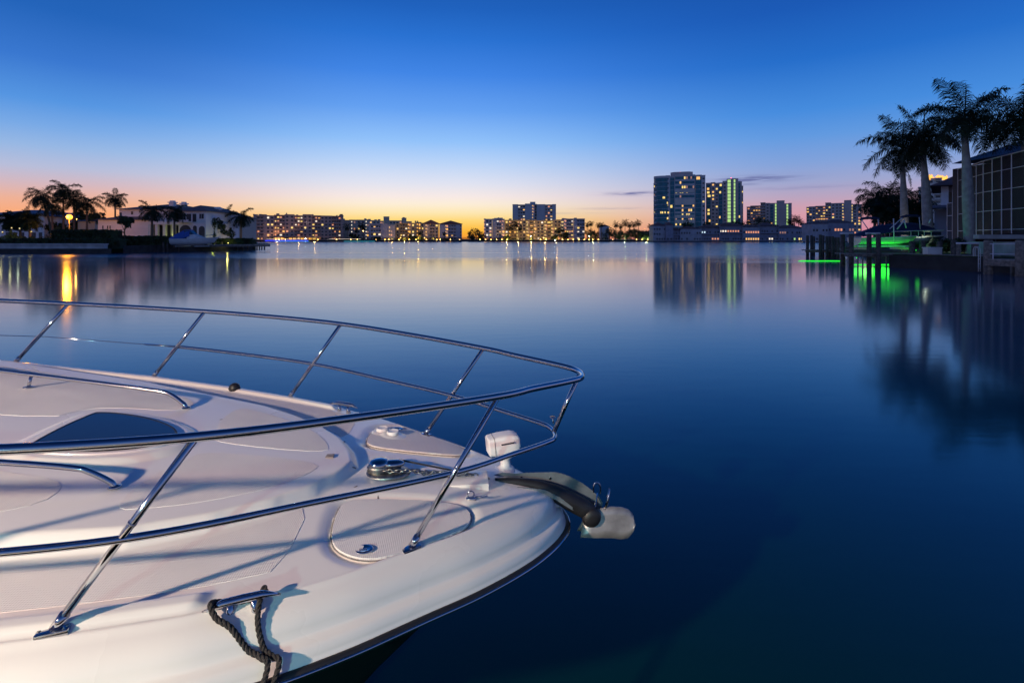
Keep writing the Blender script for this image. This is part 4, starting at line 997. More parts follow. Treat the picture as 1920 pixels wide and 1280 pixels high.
# restaurant canopy and lit terrace below the brown condominium
t = empty('waterfront_terrace', 'lit waterfront terrace with glowing awnings under the brown condominium', 'terrace', (PX(550, 490), 490, 1.25))
mb = MB(); mb.box(-26, 26, 0, 6, 2.6, 3.0); mb.build('roof', 'darkconc', t)
for i in range(14): x = -24.5+i*3.7; mb = MB(); mb.box(x-.12, x+.12, 0, .24, 0, 2.6); mb.build('post', 'wood', t)
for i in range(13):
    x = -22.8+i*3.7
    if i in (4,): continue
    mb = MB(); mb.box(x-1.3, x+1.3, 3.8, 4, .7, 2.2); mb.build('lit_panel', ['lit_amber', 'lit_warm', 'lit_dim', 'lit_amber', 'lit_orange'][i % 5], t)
# seawall lamps
def sea_lamp(px, py, D, m='bulb_warm', r_=.26, label='small warm lamp on a short post along the far seawall', group='lamps along the far seawall'):
    t = empty('bollard_lamp', label, 'lamp', (PX(px, D), D, 1.2), 0, group); z = PZ(py, D)-1.2
    mb = MB(); mb.tube([(0, 0, -.2), (0, 0, max(.2, z-.1))], .09, 6); mb.build('post', 'wood', t)
    mb = MB(); blob(mb, (0, 0, z), r_, 6); mb.build('bulb', m, t, True)
for i, x in enumerate([480, 517, 523, 535, 596, 631, 657.5, 670, 705, 721.9, 729, 748, 767.5, 780, 799.5, 819, 825.5, 844.5, 862, 900, 910.3, 920.5, 931, 941, 951, 1013.5, 1024, 1054.7, 1065, 1075, 1085.7, 1095.6, 1104.5, 1111.5, 1122, 1149, 1193.5, 1204, 1214.5]):
    sea_lamp(x, 449.2, 486.5, m='bulb_warm' if x not in (480, 705, 862, 1149) else 'bulb_small', label=(ORD[i]+' warm seawall lamp from the left end of the far shore row' if i < 14 else ORD[i-14]+' warm seawall lamp counted rightwards from the blue grey condominium' if i < 28 else ORD[i-28]+' warm seawall lamp counted rightwards from the bright blue white lamp'))
sea_lamp(573, 447.5, 487, 'bulb_white', .22, 'bright white lamp below the brown condominium', None)
sea_lamp(1041, 450.3, 486, 'bulb_white', .30, 'brightest blue white lamp at the water below the yellow lit condominium', None)
sea_lamp(681, 433, 489, 'bulb_small', .5, 'tall pole lamp between the palms of the far shore', None)
sea_lamp(1208.5, 429, 489, 'bulb_sodium', .2, 'amber pole lamp beside the low pale house', None)
sea_lamp(995, 442.5, 490, 'bulb_white', .16, 'cool white garden lamp before the long yellow lit condominium', None)
sea_lamp(1105, 443, 490, 'bulb_white', .14, 'cool white garden lamp left of the low pale house', None)
for x in (751, 796, 1019): sea_lamp(x, 446, 489, 'bulb_small', .34, 'low garden lamp among the shrubs below the '+{751: 'low yellow lit condominium', 796: 'smaller gabled block', 1019: 'long yellow lit condominium'}[x], 'garden lamps on the far shore')
GLOW = {520: 'the left end of the lit terrace', 560: 'the middle of the lit terrace', 590: 'the right end of the lit terrace', 735: 'the foot of the blue grey condominium', 758: 'the left half of the low yellow lit condominium', 784: 'the right half of the low yellow lit condominium', 812: 'the foot of the smaller gabled block', 950: 'the far left foot of the long yellow lit condominium', 972: 'the long yellow lit condominium below its second stair column', 996: 'the middle foot of the long yellow lit condominium', 1022: 'the long yellow lit condominium below its fourth stair column', 1044: 'the far right foot of the long yellow lit condominium', 1112: 'the trees left of the low pale house', 1172: 'the far palm cluster right of the round tree', 1212: 'the flat pale house by the glass tower'}
for x, p, c in ((520, 1500, (1, .55, .2)), (560, 1500, (1, .55, .2)), (590, 1200, (1, .55, .2)), (735, 900, (1, .55, .15)), (758, 2200, (1, .55, .12)), (784, 2500, (1, .55, .1)), (812, 1200, (1, .55, .15)), (950, 2200, (1, .6, .15)), (972, 2200, (1, .6, .15)), (996, 2600, (1, .65, .18)), (1022, 2600, (1, .6, .15)), (1044, 1800, (1, .55, .15)), (1112, 900, (.8, .8, .3)), (1172, 900, (.6, .9, .4)), (1212, 1200, (.7, .9, .4))):  # added point lights, fixtures unseen, giving the condominium fronts an amber glow
    D_ = 488.5; t = empty('added_glow', 'added ground light at '+GLOW[x], 'added_glow', (PX(x, D_), D_, 1.25), 0, 'added glow lights along the far shore')
    mb = MB(); mb.lathe([(.12, 0), (.16, .25), (.15, .3)], (0, 0, 0), 8); mb.build('housing', 'wood', t); light('fill_glow', 'POINT', (0, .1, 1.9), p, c, .3, t, specular_factor=.05)
mb = MB(); mb.box(-1, 1, -.2, .2, -1, 1.6); o = tag(mb.build('channel_marker', 'wood'), 'lone dark channel marker post in the water before the gabled blocks', 'post'); o.location = (PX(794.5, 330), 330, 0); o.scale = (.35, 1, 1)
for x0, x1, z, m, lab in ((497, 578, .9, 'blue_led', 'blue light strip along the quay below the brown condominium'), (515, 580, .25, 'cyan_led', 'thin cyan light strip at the waterline below the brown condominium'), (645, 703, .3, 'cyan_led', 'cyan light strip at the waterline below the pale wing')):
    mb = MB(); mb.tube([(PX(x0, 484), 484, z), (PX(x1, 484), 484, z)], .3 if m == 'blue_led' else .17, 8); tag(mb.build('light_strip', m), lab, 'light strip')
for x0, x1, lab in ((617, 676, 'white handrail light line on the quay below the pale wing'), (500, 563, 'white light line on the terrace edge below the brown condominium')):
    mb = MB(); mb.tube([(PX(x0, 484.4), 484.4, 2.45), (PX(x1, 484.4), 484.4, 2.45)], .1, 6); tag(mb.build('light_strip', 'lit_white'), lab, 'light strip')
# far trees and palms
rs = random.Random(77); G = 'palms along the far shore'
fp = [(651, 425, 6), (677, 422, 5.5), (668, 432, 4), (682, 426, 5), (787, 437, 3.5), (833, 438, 3), (880, 437, 3), (958, 426, 5.5), (968, 420, 5), (975, 428, 4), (1047, 432, 5), (1055, 430, 4.6), (1101, 421, 4), (1108, 419, 4.3), (1122, 422, 4.2), (1155, 421, 5), (1172, 417.5, 6), (1180, 421, 5), (1189, 420, 5.4), (1197, 418, 5), (1219, 424, 4), (1128, 421, 3.8), (1164, 424, 4)]
fs = sorted(range(len(fp)), key=lambda q: fp[q][0]); FPL = {}
lo_ = [q for q in fs if fp[q][0] < 1100]; hi_ = [q for q in fs if fp[q][0] >= 1100]
for q, w_ in enumerate(lo_): FPL[w_] = ORD[q]+' dark palm from the left before the condominiums across the bay'
for q, w_ in enumerate(hi_): FPL[w_] = ORD[q]+' dark palm from the left against the pink sky beside the glass tower'
for i, (x, y, r_) in enumerate(fp):
    D = 489+(i % 5)*1.5; palm('palm_tree', FPL[i], PX(x, D), D, 1.2, PZ(y, D)-1.2, r_*.85, i, 'bush', G, tr=.28, detail=0)
G2 = 'round trees along the far shore'
for i, (x, yt, r_, lab) in enumerate([(664, 436, 5.5, 'round dark tree before the pale condominium wing'), (893, 425, 8.6, 'large round tree silhouetted in the orange gap'), (884, 440, 4.5, 'lower dark tree at the left foot of the large round tree'), (905, 439, 4, 'lower dark tree at the right foot of the large round tree'), (708, 444, 4, 'low dark tree before the blue grey condominium'), (786, 443, 5, 'low dark tree before the yellow stair columns'), (772, 439, 4.5, 'dark tree before the low yellow lit condominium'), (834, 446, 3.5, 'small dark tree before the larger gabled block'),
      (1143, 424, 9.4, 'large dark round tree beside the low pale house'), (950, 441, 4.6, 'dark tree at the left end of the long yellow lit condominium'), (1059, 433, 4, 'dark tree before the rightmost middle condominium'), (1163, 429, 6.5, 'dark tree right of the large round tree'), (1183, 427, 7, 'dark tree under the far palm cluster'), (1116, 432, 6, 'dark tree left of the low pale house'), (1200, 432, 5, 'small dark tree before the flat pale house'), (1040, 440, 4.2, 'dark tree before the last yellow stair column'), (1107, 429, 6.5, 'dark tree just right of the middle condominiums'), (1154, 431, 6, 'dark tree hugging the right side of the large round tree'), (1173, 432, 6.5, 'low dark tree in the middle of the far palm cluster'), (1192, 427, 7, 'dark tree at the right of the far palm cluster'), (1213, 431, 5, 'dark tree behind the flat pale house')]):
    D = 494+(i % 4); h = PZ(yt, D)-1.2; tree('tree', lab, PX(x, D), D, 1.2, h, r_*1.0, 60+i, 500, .75, G2, rz=min(r_, h*.48), tr=.4)
o = crown_mb(5, 2600, 1, 1, .03, ncl=160).build('hedge', 'leaf'); o.scale = (190, 2.5, 2.1); o.location = (PX(830, 489), 489.5, 2.5); tag(o, 'low dark planting running along the far seawall', 'hedge', kind='stuff')
for i, (x, yt, r_, lab) in enumerate([(1289, 414, 7.5, 'dark tree above the fourth townhouse in front of the glass tower'), (1326, 416, 6.5, 'dark tree above the townhouse roofs below the second tower'), (1383, 410, 9.5, 'broad dark tree above the orange lit terrace'), (1398, 412, 8, 'dark tree left of the stepped tower base'), (1425, 405, 11, 'tallest dark tree before the stepped tower'), (1440, 412, 8, 'dark tree right of the tallest tree before the stepped tower')]):
    D = 492+i; h = PZ(yt, D)-1.2; tree('tree', lab, PX(x, D), D, 1.2, h, r_*.8, 90+i, 700, .8, 'trees behind the townhouses', rz=min(r_*.8, h*.45), tr=.4)
for i, (x, y, r_) in enumerate([(1480, 414, 6), (1490, 409, 7), (1497, 412, 6.5), (1503, 418, 5), (1486, 419, 5.5)]):
    D = 492+i; palm('palm_tree', ORD[i]+' dark palm from the left behind the rightmost waterfront townhouse', PX(x, D), D, 1.2, PZ(y, D)-1.2, r_*.75, i, 'bush', 'palms behind the townhouses', tr=.28, detail=0)

# ------------------------------------------------------------------ left peninsula
mb = MB(); mb.box(-120, PX(232, 93.6), 89.0, 89.9, -1.2, 1.5); mb.box(-120, PX(232, 93.6)-.0, 88.8, 90.1, 1.5, 1.72)
o = mb.build('seawall', 'concrete'); o.location = (0, 0, 0); tag(o, 'pale concrete seawall at the left edge of the picture', 'seawall')
o.rotation_euler = (0, 0, 0)
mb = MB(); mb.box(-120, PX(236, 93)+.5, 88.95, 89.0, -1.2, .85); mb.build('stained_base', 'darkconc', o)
pts = [(PX(231, 90), 90), (PX(300, 100), 99), (PX(400, 108), 107), (PX(478, 118), 117)]
mb = MB()
for (xa, ya), (xb, yb) in zip(pts[:-1], pts[1:]):
    n = len(mb.v); mb.v += [(xa, ya, -1), (xb, yb, -1), (xb, yb, 1.35), (xa, ya, 1.35), (xa, ya+1, 1.35), (xb, yb+1, 1.35), (xa, ya+1, -1), (xb, yb+1, -1)]
    mb.f += [(n, n+1, n+2, n+3), (n+3, n+2, n+5, n+4), (n+4, n+5, n+7, n+6)]
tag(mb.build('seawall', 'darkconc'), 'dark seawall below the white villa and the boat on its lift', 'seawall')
# villa
D = 108; Lz = 1.1
def hz(y, D): return PZ(y, D)-Lz
ox = PX(300, D); v = empty('villa', 'white two storey villa with arched ground floor and several chimneys', 'house', (ox, D, Lz))
def vx(p): return PX(p, D)-ox
body = MB(); H1 = hz(391, D); H2 = hz(396, D)
body.box(vx(203), vx(336), 3, 16, -.2, H1); body.box(vx(336), vx(386), 0, 13, -.2, H2)
body.box(vx(180), vx(275), .5, 3, -.2, hz(412, D)); body.box(vx(180), vx(203), 3, 12, -.2, hz(412, D))
body.box(vx(275), vx(336), .5, 3, hz(421, D), hz(415, D)); body.build('wall', 'stucco', v)
mb = MB(); hip(mb, vx(203), vx(336), 3, 16, H1, hz(381.5, D+7), .8); hip(mb, vx(337), vx(386), 0, 13, H2, hz(387, D+6.5), .7); hip(mb, vx(180), vx(275), .5, 10, hz(412, D), hz(402, D+5), .7); rf = mb.build('roof', 'tileroof', v)
for px, yt, w in ((285.5, 372, 1.0), (308, 374.5, .9), (364.5, 387, .9), (374.5, 384.5, 1.3)):
    z1 = hz(yt, D); mb = MB(); mb.box(vx(px)-w/2, vx(px)+w/2, 6, 7, z1-2.6, z1-.5); mb.box(vx(px)-w/2-.2, vx(px)+w/2+.2, 5.8, 7.2, z1-.5, z1-.3); mb.box(vx(px)-w/2+.1, vx(px)+w/2-.1, 6.1, 6.9, z1-.3, z1); mb.build('chimney', 'stucco', rf)
def arch(px0, px1, yb, yt, y, m='dark', par=v, name='arch'):
    x0, x1 = vx(px0), vx(px1); z0, z1 = hz(yb, D), hz(yt, D); r_ = (x1-x0)/2; pts = [(x0, z0), (x1, z0)]+[((x0+x1)/2+r_*math.cos(a), z1-min(r_, z1-z0)+min(r_, z1-z0)*math.sin(a)) for a in np.linspace(0, math.pi, 11)]
    mb = MB(); n = len(pts); mb.v = [(x, y-.04, z) for x, z in pts]+[(x, y+.3, z) for x, z in pts]; mb.f = [tuple(range(n)), tuple(range(n, 2*n))[::-1]]
    for i in range(n): mb.f.append((i, (i+1) % n, n+(i+1) % n, n+i))
    mb.build(name, m, par)
for a, b2, yt in ((277, 287, 420), (292, 302, 420), (310, 319, 422)): arch(a, b2, 447, yt, 3)
for a, b2, yt in ((336.8, 358.5, 422), (362, 369, 423), (373, 384, 424)): arch(a, b2, 444, yt, 0)
mb = MB()
for px in (275.5, 289.5, 304, 321, 334): mb = MB(); mb.box(vx(px)-.28, vx(px)+.28, .6, 1.2, -.1, hz(421, D)); mb.build('column', 'stucco', v)
for a, b2, y0_, y1_ in ((337, 343.5, 415, 400), (344.5, 348, 415, 400), (350, 358.5, 415, 401), (361.3, 368, 416, 401), (374, 377, 410, 401), (378, 382, 410, 401)):
    mb = MB(); mb.box(vx(a), vx(b2), -.05, .1, hz(y0_, D), hz(y1_, D)); mb.build('window', 'dark', v)
for a, b2, y0_, y1_ in ((204, 208, 407, 397), (226, 230, 401, 395), (245, 247.5, 401, 397.5)):
    mb = MB(); mb.box(vx(a), vx(b2), 2.95, 3.1, hz(y0_, D), hz(y1_, D)); mb.build('window', 'dark', v)
for a, b2 in ((188.5, 190.5), (197.5, 199.5), (202, 204)):
    mb = MB(); mb.box(vx(a), vx(b2), .45, .6, hz(429, D), hz(423, D)); mb.build('window', 'dark', v)
mb = MB(); mb.box(vx(336.5), vx(359.5), -1.2, 0, hz(417, D), hz(416, D)); mb.box(vx(336.5), vx(359.5), -1.2, -1.1, hz(416, D), hz(412, D)+0); mb.build('balcony', 'stucco', v)
mb = MB(); mb.box(vx(305.5), vx(307), 2.9, 3.1, hz(443, D), hz(421, D)); mb.build('window', 'dark', v); mb = MB(); mb.box(vx(387.8), vx(391), 3, 8, -.2, hz(418, D)); mb.build('side_wall', 'stucco', v)
# second house behind the trees, and the house with a cupola at the far left
D2 = 135; h2 = empty('house', 'brown roofed house behind the trees right of the villa', 'house', (PX(398, D2), D2, Lz))
mb = MB(); mb.box(-6, 5.5, 0, 12, -.2, PZ(407, D2)-Lz); mb.build('wall', 'tan', h2); mb = MB(); hip(mb, -6, 5.5, 0, 12, PZ(407, D2)-Lz, PZ(394, D2+6)-Lz); mb.build('roof', 'tileroof', h2)
D3 = 118; h3 = empty('house', 'house with a blue grey hipped roof and small cupola at the far left', 'house', (PX(20, D3), D3, Lz))
x = lambda p: PX(p, D3)-PX(20, D3)
mb = MB(); mb.box(x(-60), x(68), 2, 15, -.2, PZ(404, D3)-Lz); mb.box(x(68), x(78), 4, 14, -.2, PZ(406, D3)-Lz); mb.build('wall', 'stucco', h3)
mb = MB(); hip(mb, x(-60), x(68), 2, 15, PZ(403, D3)-Lz, PZ(393, D3+7)-Lz, .9); hip(mb, x(40), x(79), 3, 14, PZ(405, D3)-Lz, PZ(397.5, D3+6)-Lz, .9); rf = mb.build('roof', 'blueroof', h3)
zc = PZ(399.5, D3)-Lz; cp = MB(); cx = x(50)
for dx in (-.75, .75):
    for dy in (-.75, .75): cp.box(cx+dx-.18, cx+dx+.18, 7+dy-.18, 7+dy+.18, zc-.5, zc+.55)
cp.box(cx-.95, cx+.95, 6.05, 7.95, zc-.7, zc-.2); hip(cp, cx-1, cx+1, 6, 8, zc+.55, zc+1.15, .3); cp.build('cupola', 'stucco', rf)
for a, b2 in ((-5, 3), (8, 16), (24, 30), (44, 52), (58, 64)): mb = MB(); mb.box(x(a), x(b2), 1.94, 2.1, .8, 2.9); mb.build('window', 'dark', h3)
h4 = empty('garden_building', 'low amber lit garden building behind the lamp', 'house', (PX(165, 122), 122, Lz)); x = lambda p: PX(p, 122)-PX(165, 122)
mb = MB(); mb.box(x(146), x(178), 0, 7, -.2, PZ(415, 122)-Lz); mb.build('wall', 'tan', h4); mb = MB(); hip(mb, x(146), x(178), 0, 7, PZ(415, 122)-Lz, PZ(410, 122)-Lz); mb.build('roof', 'blueroof', h4)
# hedges: one long clipped mass each
def hedge(label, xa, xb, D, ya, yb, seed, n=2600, mm='leaf', dp=1.2, z0=None):
    X0, X1 = PX(xa, D), PX(xb, D); z0 = PZ(yb, D) if z0 is None else z0; z1 = PZ(ya, D); rs = random.Random(seed); mb = MB()
    for i in range(n):
        f_ = rs.random(); p = Vector((rs.uniform(X0, X1), D+rs.uniform(-dp, dp), z0+(z1-z0)*min(1, rs.random()**.7)+rs.gauss(0, .04)))
        if f_ < .45: p.y = D-dp+rs.gauss(0, .05)
        a = Vector((rs.gauss(0, 1), rs.gauss(0, 1), rs.gauss(0, 1))).normalized(); b3 = a.orthogonal().normalized(); l = .2*rs.uniform(.6, 1.3)
        mb.quad(tuple(p-a*l), tuple(p-b3*l*.6), tuple(p+a*l), tuple(p+b3*l*.6))
    mb.box(X0+.15, X1-.15, D-dp*.85, D+dp*.85, z0-.4, z1-.18)
    return tag(mb.build('hedge', mm), label, 'hedge')
hedge('long low dark hedge along the pale seawall', -80, 232, 92.3, 447.5, 462, 1, 3600, dp=1.0)
hedge('taller dark hedge block before the villa wing', 108, 222, 97, 431, 455, 2, 3000, dp=1.4)
hedge('dark hedge in front of the villa arches', 222, 320, 101, 443, 459, 3, 2400, dp=1.0)
hedge('dark hedge behind the boat lift', 318, 478, 112, 447, 458, 4, 2400, dp=1.0)
# palms and trees left, crown centre in the photograph
for px, py, D, r_, sd, kd, lab, ln, grp in (
    (77, 367, 112, 3.6, 0, 'coco', 'slender leaning coconut palm, leftmost of the tall left palms', (-2.6, 0), 1),
    (98, 384, 110, 3.6, 1, 'coco', 'shorter palm left of the sodium lamp', (0, 0), 1),
    (119, 356, 112, 3.7, 2, 'coco', 'tallest palm of the left group, above the lamp', (0, 0), 1),
    (139, 374, 114, 3.6, 3, 'coco', 'dense palm right above the sodium lamp', (0, 0), 1),
    (163, 380, 114, 3.9, 4, 'coco', 'drooping palm right of the sodium lamp', (0, 0), 1),
    (216, 372, 126, 3.4, 5, 'coco', 'single royal palm behind the villa roof', (0, 0), 0),
    (20, 414, 100, 2.6, 6, 'bush', 'low dark palm before the left house, by the picture edge', (0, 0), 0),
    (38, 412, 101, 2.8, 7, 'bush', 'low dark palm before the left house, second from the edge', (0, 0), 0),
    (56, 413, 100, 2.6, 8, 'bush', 'low dark palm before the left house, third from the edge', (0, 0), 0),
    (285, 396, 101, 3.0, 9, 'coco', 'shaggy palm before the villa below its left chimney', (0, 0), 0),
    (327, 398, 101, 2.9, 10, 'coco', 'shaggy palm before the villa balcony', (0, 0), 0),
    (423, 404, 128, 3.0, 11, 'coco', 'thin palm against the orange sky right of the villa', (0, 0), 0),
    (452, 407, 117, 3.4, 12, 'coco', 'full palm with a lit trunk at the tip of the left shore', (0, 0), 0)):
    palm('palm_tree', lab, PX(px, D)-ln[0]*1.0, D, Lz, PZ(py, D)-Lz, r_, sd, kd, None, ln, tr=.2 if kd != 'royal' else .26)
tree('topiary_tree', 'small round topiary tree on a thin trunk before the villa wing', PX(233.5, 98), 98, Lz, PZ(402, 98)-Lz, 1.65, 21, 1500, .2, rz=1.3, tr=.09)
tree('tree', 'dark bushy tree at the right end of the villa', PX(401, 112), 112, Lz, PZ(406, 112)-Lz, 2.4, 22, 2000, .26, rz=2.7)
tree('tree', 'dark bushy tree between the villa and the thin palm', PX(418, 116), 116, Lz, PZ(414, 116)-Lz, 2.2, 23, 1600, .26, rz=2.4)
tree('tree', 'dark tree behind the sodium lamp and the garden building', PX(150, 128), 128, Lz, PZ(396, 128)-Lz, 3.6, 24, 2200, .32, rz=2.4)
tree('tree', 'dark tree between the garden building and the villa wing', PX(178, 124), 124, Lz, PZ(398, 124)-Lz, 2.6, 25, 1700, .3, rz=2.0)
tree('tree', 'dark tree left of the villa wing roof', PX(108, 121), 121, Lz, PZ(416, 121)-Lz, 3.0, 26, 1300, .3, rz=1.7)
for i, (px, r_, h, mm, lab) in enumerate(((4, 1.5, 1.9, 'leaf2', 'lit garden shrub at the left picture edge'), (13, 1.2, 1.5, 'leaf2', 'lit garden shrub second from the left edge'), (22, 1.0, 2.4, 'leaf2', 'tall shrub under the low palms'), (34, 1.1, 1.8, 'leaf2', 'shrub under the second low palm'), (47, .9, 1.5, 'leaf', 'dark shrub under the third low palm'), (59, 1.0, 1.5, 'leaf2', 'yellow lit shrub right of the low palms'), (78, 1.6, 1.4, 'leaf', 'dark shrub beneath the coconut palms'), (93, 1.4, 1.7, 'leaf', 'dark shrub left of the lamp post'), (323, 1.0, 1.6, 'leaf2', 'yellow green lit shrub left of the boat on its lift'), (402, 1.2, 1.0, 'leaf2', 'yellow green lit shrub right of the boat on its lift'), (446, 1.1, 1.2, 'leaf2', 'lit shrub below the full palm at the tip'))):
    D = 97.5 if px < 100 else 110; shrub('shrub', lab, PX(px, D), D, Lz, r_, h+ (.6 if px < 100 else .3), 40+i, 500, .15, mm)
# sodium lamp
DL = 101; lz = PZ(407, DL); t = empty('street_lamp', 'glaring orange sodium lamp before the left palms', 'street lamp', (PX(130, DL), DL, Lz))
mb = MB(); mb.tube([(0, 0, 0), (0, 0, lz-Lz-.25)], .07, 8); mb.build('post', 'wood', t, True); mb = MB(); blob(mb, (0, 0, lz-Lz), .5, 8); mb.build('bulb', 'bulb_sodium', t, True); mb = MB(); mb.lathe([(.34, .3), (.1, .5), (.02, .6)], (0, 0, lz-Lz), 10); mb.build('cap', 'wood', t)
light('sodium_light', 'POINT', (0, -.45, lz-Lz), 2100, (1, .36, .02), .6, t)
def uplight(px, py, D, col_, p, label, r_=.14, m='lit_yellow'):
    z = PZ(py, D); t = empty('garden_light', label, 'garden light', (PX(px, D), D, z)); mb = MB(); mb.lathe([(r_*.6, -r_), (r_, r_*.6), (r_*.9, r_)], (0, 0, 0), 10); mb.build('housing', 'wood', t)
    mb = MB(); blob(mb, (0, -.02, r_*1.2), r_*.7, 6); mb.build('bulb', m, t, True); light('garden_glow', 'POINT', (0, -.35, r_*2.2), p, col_, .15, t, specular_factor=.15)
uplight(5, 437, 95.4, (1, .9, .25), 8, 'garden light in the shrubs at the left picture edge')
uplight(22, 429, 95.6, (.95, .95, .45), 8, 'garden light under the leftmost low palm')
uplight(37, 430, 96, (.8, .95, .6), 8, 'garden light under the second low palm')
uplight(59, 436, 95.8, (1, .85, .15), 8, 'amber garden light right of the low palms')
uplight(144, 412, 117, (1, .5, .1), 110, 'amber light on the garden building wall')
uplight(322, 448, 108, (.85, 1, .1), 40, 'yellow green garden light left of the boat on its lift')
uplight(401, 452, 107.5, (.8, 1, .1), 25, 'yellow green garden light right of the boat on its lift')
uplight(449, 449, 114, (1, .75, .2), 60, 'warm uplight at the foot of the full palm')
uplight(428, 457, 110, (1, .9, .2), 40, 'small yellow deck light near the tip of the left shore')
# left dock pieces
def piling(px, yt, yb, label, group, r_=.16, m='pile', cap=None, D=None):
    D = D or 2452/(yb-HY); z = PZ(yt, D); mb = MB(); mb.lathe([(r_*1.05, -1.5), (r_, z*.5), (r_*.95, z-.05), (r_*.8, z)], (0, 0, 0), 12)
    if cap is None: o = mb.build('piling', m, None, True); o.location = (PX(px, D), D, 0); return tag(o, label, 'piling', group)
    t = empty('piling', label, 'piling', (PX(px, D), D, 0), 0, group); mb.build('post', m, t, True); mb = MB(); mb.lathe([(r_*1.15, z), (r_*1.1, z+.06), (.02, z+.22)], (0, 0, 0), 12); mb.build('cap', cap, t); return t
for i, px in enumerate((317, 324, 344, 358.5, 364, 379.5, 395, 412, 424, 437, 452, 463, 472)):
    D = 101+(px-317)*.1; z = 2.6 if px in (364, 379.5, 395) else 1.9; mb = MB(); mb.lathe([(.17, -1.5), (.16, z-.05), (.13, z)], (0, 0, 0), 10); o = mb.build('piling', 'pile', None, True); o.location = (PX(px, D), D-1.6, 0)
    tag(o, ORD[i]+' dark piling from the left along the seawall of the left shore', 'piling', 'pilings of the left shore dock')
t = empty('dock', 'low dark dock along the left shore under the boat on its lift', 'dock', (PX(390, 107), 106, 0), math.atan2(9, 18)*.9)
mb = MB(); mb.box(-9, 12, -1.2, .2, 1.2, 1.38); mb.build('deck', 'deckwood', t); mb = MB(); mb.box(-9, 12, -1.1, -.9, .9, 1.18); mb.build('beam', 'wood', t)
for i, px in enumerate((482, 486.5, 491, 496)):
    mb = MB(); mb.lathe([(.16, -1.5), (.15, 1.5)], (0, 0, 0), 10); o = mb.build('piling', 'pile', None, True); o.location = (PX(px, 124+i), 124+i, 0); tag(o, ORD[i]+' outer piling from the left off the tip of the left shore', 'piling', 'outer pilings at the tip of the left shore')
mb = MB(); mb.box(-2.2, 2.2, -.6, .6, -.15, .05); o = mb.build('finger_pier', 'deckwood'); o.location = (PX(486, 125), 125.5, 1.35); tag(o, 'short dark finger pier at the tip of the left shore', 'pier')

# ------------------------------------------------------------------ motor boats
def motorboat(name, label, loc, rz, L, Bm, hullm, canvas=None, cabin=True, group=None, hz_=1.0, trimm='capwhite'):
    t = empty(name, label, 'motor boat', loc, rz, group)
    n = 15; rows = []
    for i in range(n):
        q = i/(n-1); x = -L/2+L*q; b = Bm/2*(1-max(0, (q-.55)/.45)**2.2)+.02; sh = hz_*(1+.28*q*q)
        row = [(x+ (q**3)*.12*L, -b, sh), (x+(q**3)*.06*L, -b*.97, sh*.72), (x, -b*.86, sh*.3), (x-(q**4)*.1*L, -b*.5, .05+.2*q**4), (x-(q**4)*.12*L, 0, -.12+.35*q**4)]
        row += [(a, -c, d) for a, c, d in row[-2::-1]]; rows.append(row)
    mb = MB(); m = len(rows[0])
    for r_ in rows: mb.v += r_
    for i in range(n-1):
        for q in range(m-1): a = i*m+q; mb.f.append((a, a+m, a+m+1, a+1))
    mb.f.append(tuple(range(m))); mb.build('hull', hullm, t, auto=50)
    mb = MB()
    for i in range(n-1): a, b2 = rows[i], rows[i+1]; mb.quad((a[0][0], a[0][1]*.97, a[0][2]-.04), (b2[0][0], b2[0][1]*.97, b2[0][2]-.04), (b2[-1][0], b2[-1][1]*.97, b2[-1][2]-.04), (a[-1][0], a[-1][1]*.97, a[-1][2]-.04))
    mb.build('deck', trimm, t)
    mb = MB(); mb.tube([(r_[0][0], r_[0][1]-.02, r_[0][2]-.03) for r_ in rows]+[(r_[-1][0], r_[-1][1]+.02, r_[-1][2]-.03) for r_ in rows[::-1]], .035, 6); mb.build('rub_rail', 'white', t)
    if cabin:
        c = MB(); c.v = []; z0 = hz_*1.05
        sec = [(-L*.1, Bm*.40, .85), (L*.06, Bm*.38, .80), (L*.2, Bm*.27, .32), (L*.33, Bm*.12, .06)]
        for x, b, h in sec: c.v += [(x, -b, z0-.1), (x, -b*.8, z0+h), (x, b*.8, z0+h), (x, b, z0-.1)]
        for i in range(3):
            for q in range(3): a = i*4+q; c.f.append((a, a+4, a+5, a+1))
        c.f.append((0, 1, 2, 3)); c.build('cabin', trimm, t, auto=30)
        w = MB(); w.v = []
        sec = [(-L*.14, Bm*.38, .9, 1.55), (L*.0, Bm*.35, .86, 1.5), (L*.10, Bm*.24, .70, .74)]
        for x, b, h0, h1 in sec: w.v += [(x, -b, z0+h0-.08), (x-.3, -b*.85, z0+h1), (x-.3, b*.85, z0+h1), (x, b, z0+h0-.08)]
        for i in range(2):
            for q in (0, 1, 2): a = i*4+q; w.f.append((a, a+4, a+5, a+1))
        w.build('windscreen', 'darkglass', t)
        mb = MB(); mb.tube([(L*.08, -Bm*.36, z0), (L*.2, -Bm*.34, z0+.5), (L*.45, -Bm*.12, z0+.72), (L*.5, 0, z0+.74), (L*.45, Bm*.12, z0+.72), (L*.2, Bm*.34, z0+.5), (L*.08, Bm*.36, z0)], .025, 6); mb.build('bow_rail', 'steel', t, True)
    if canvas:
        pts = canvas
        mb = MB(); n = 9; rows = []
        for x, z, b, ed in pts: rows.append([(x, b*math.cos(a), ed+(z-ed)*abs(math.sin(a))**.6) for a in np.linspace(math.pi, 0, n)])
        for r_ in rows: mb.v += r_
        for i in range(len(rows)-1):
            for q in range(n-1): a = i*n+q; mb.f.append((a, a+n, a+n+1, a+1))
        mb.f.append(tuple(range(n))); mb.f.append(tuple(len(mb.v)-n+q for q in range(n))[::-1]); mb.build('canvas_cover', 'navy' if hullm != 'hullwhite' or canvas[0][1] > 9 else 'bluecan', t, auto=60)
    return t
DB = 100.5; zz_ = PZ(459, DB)
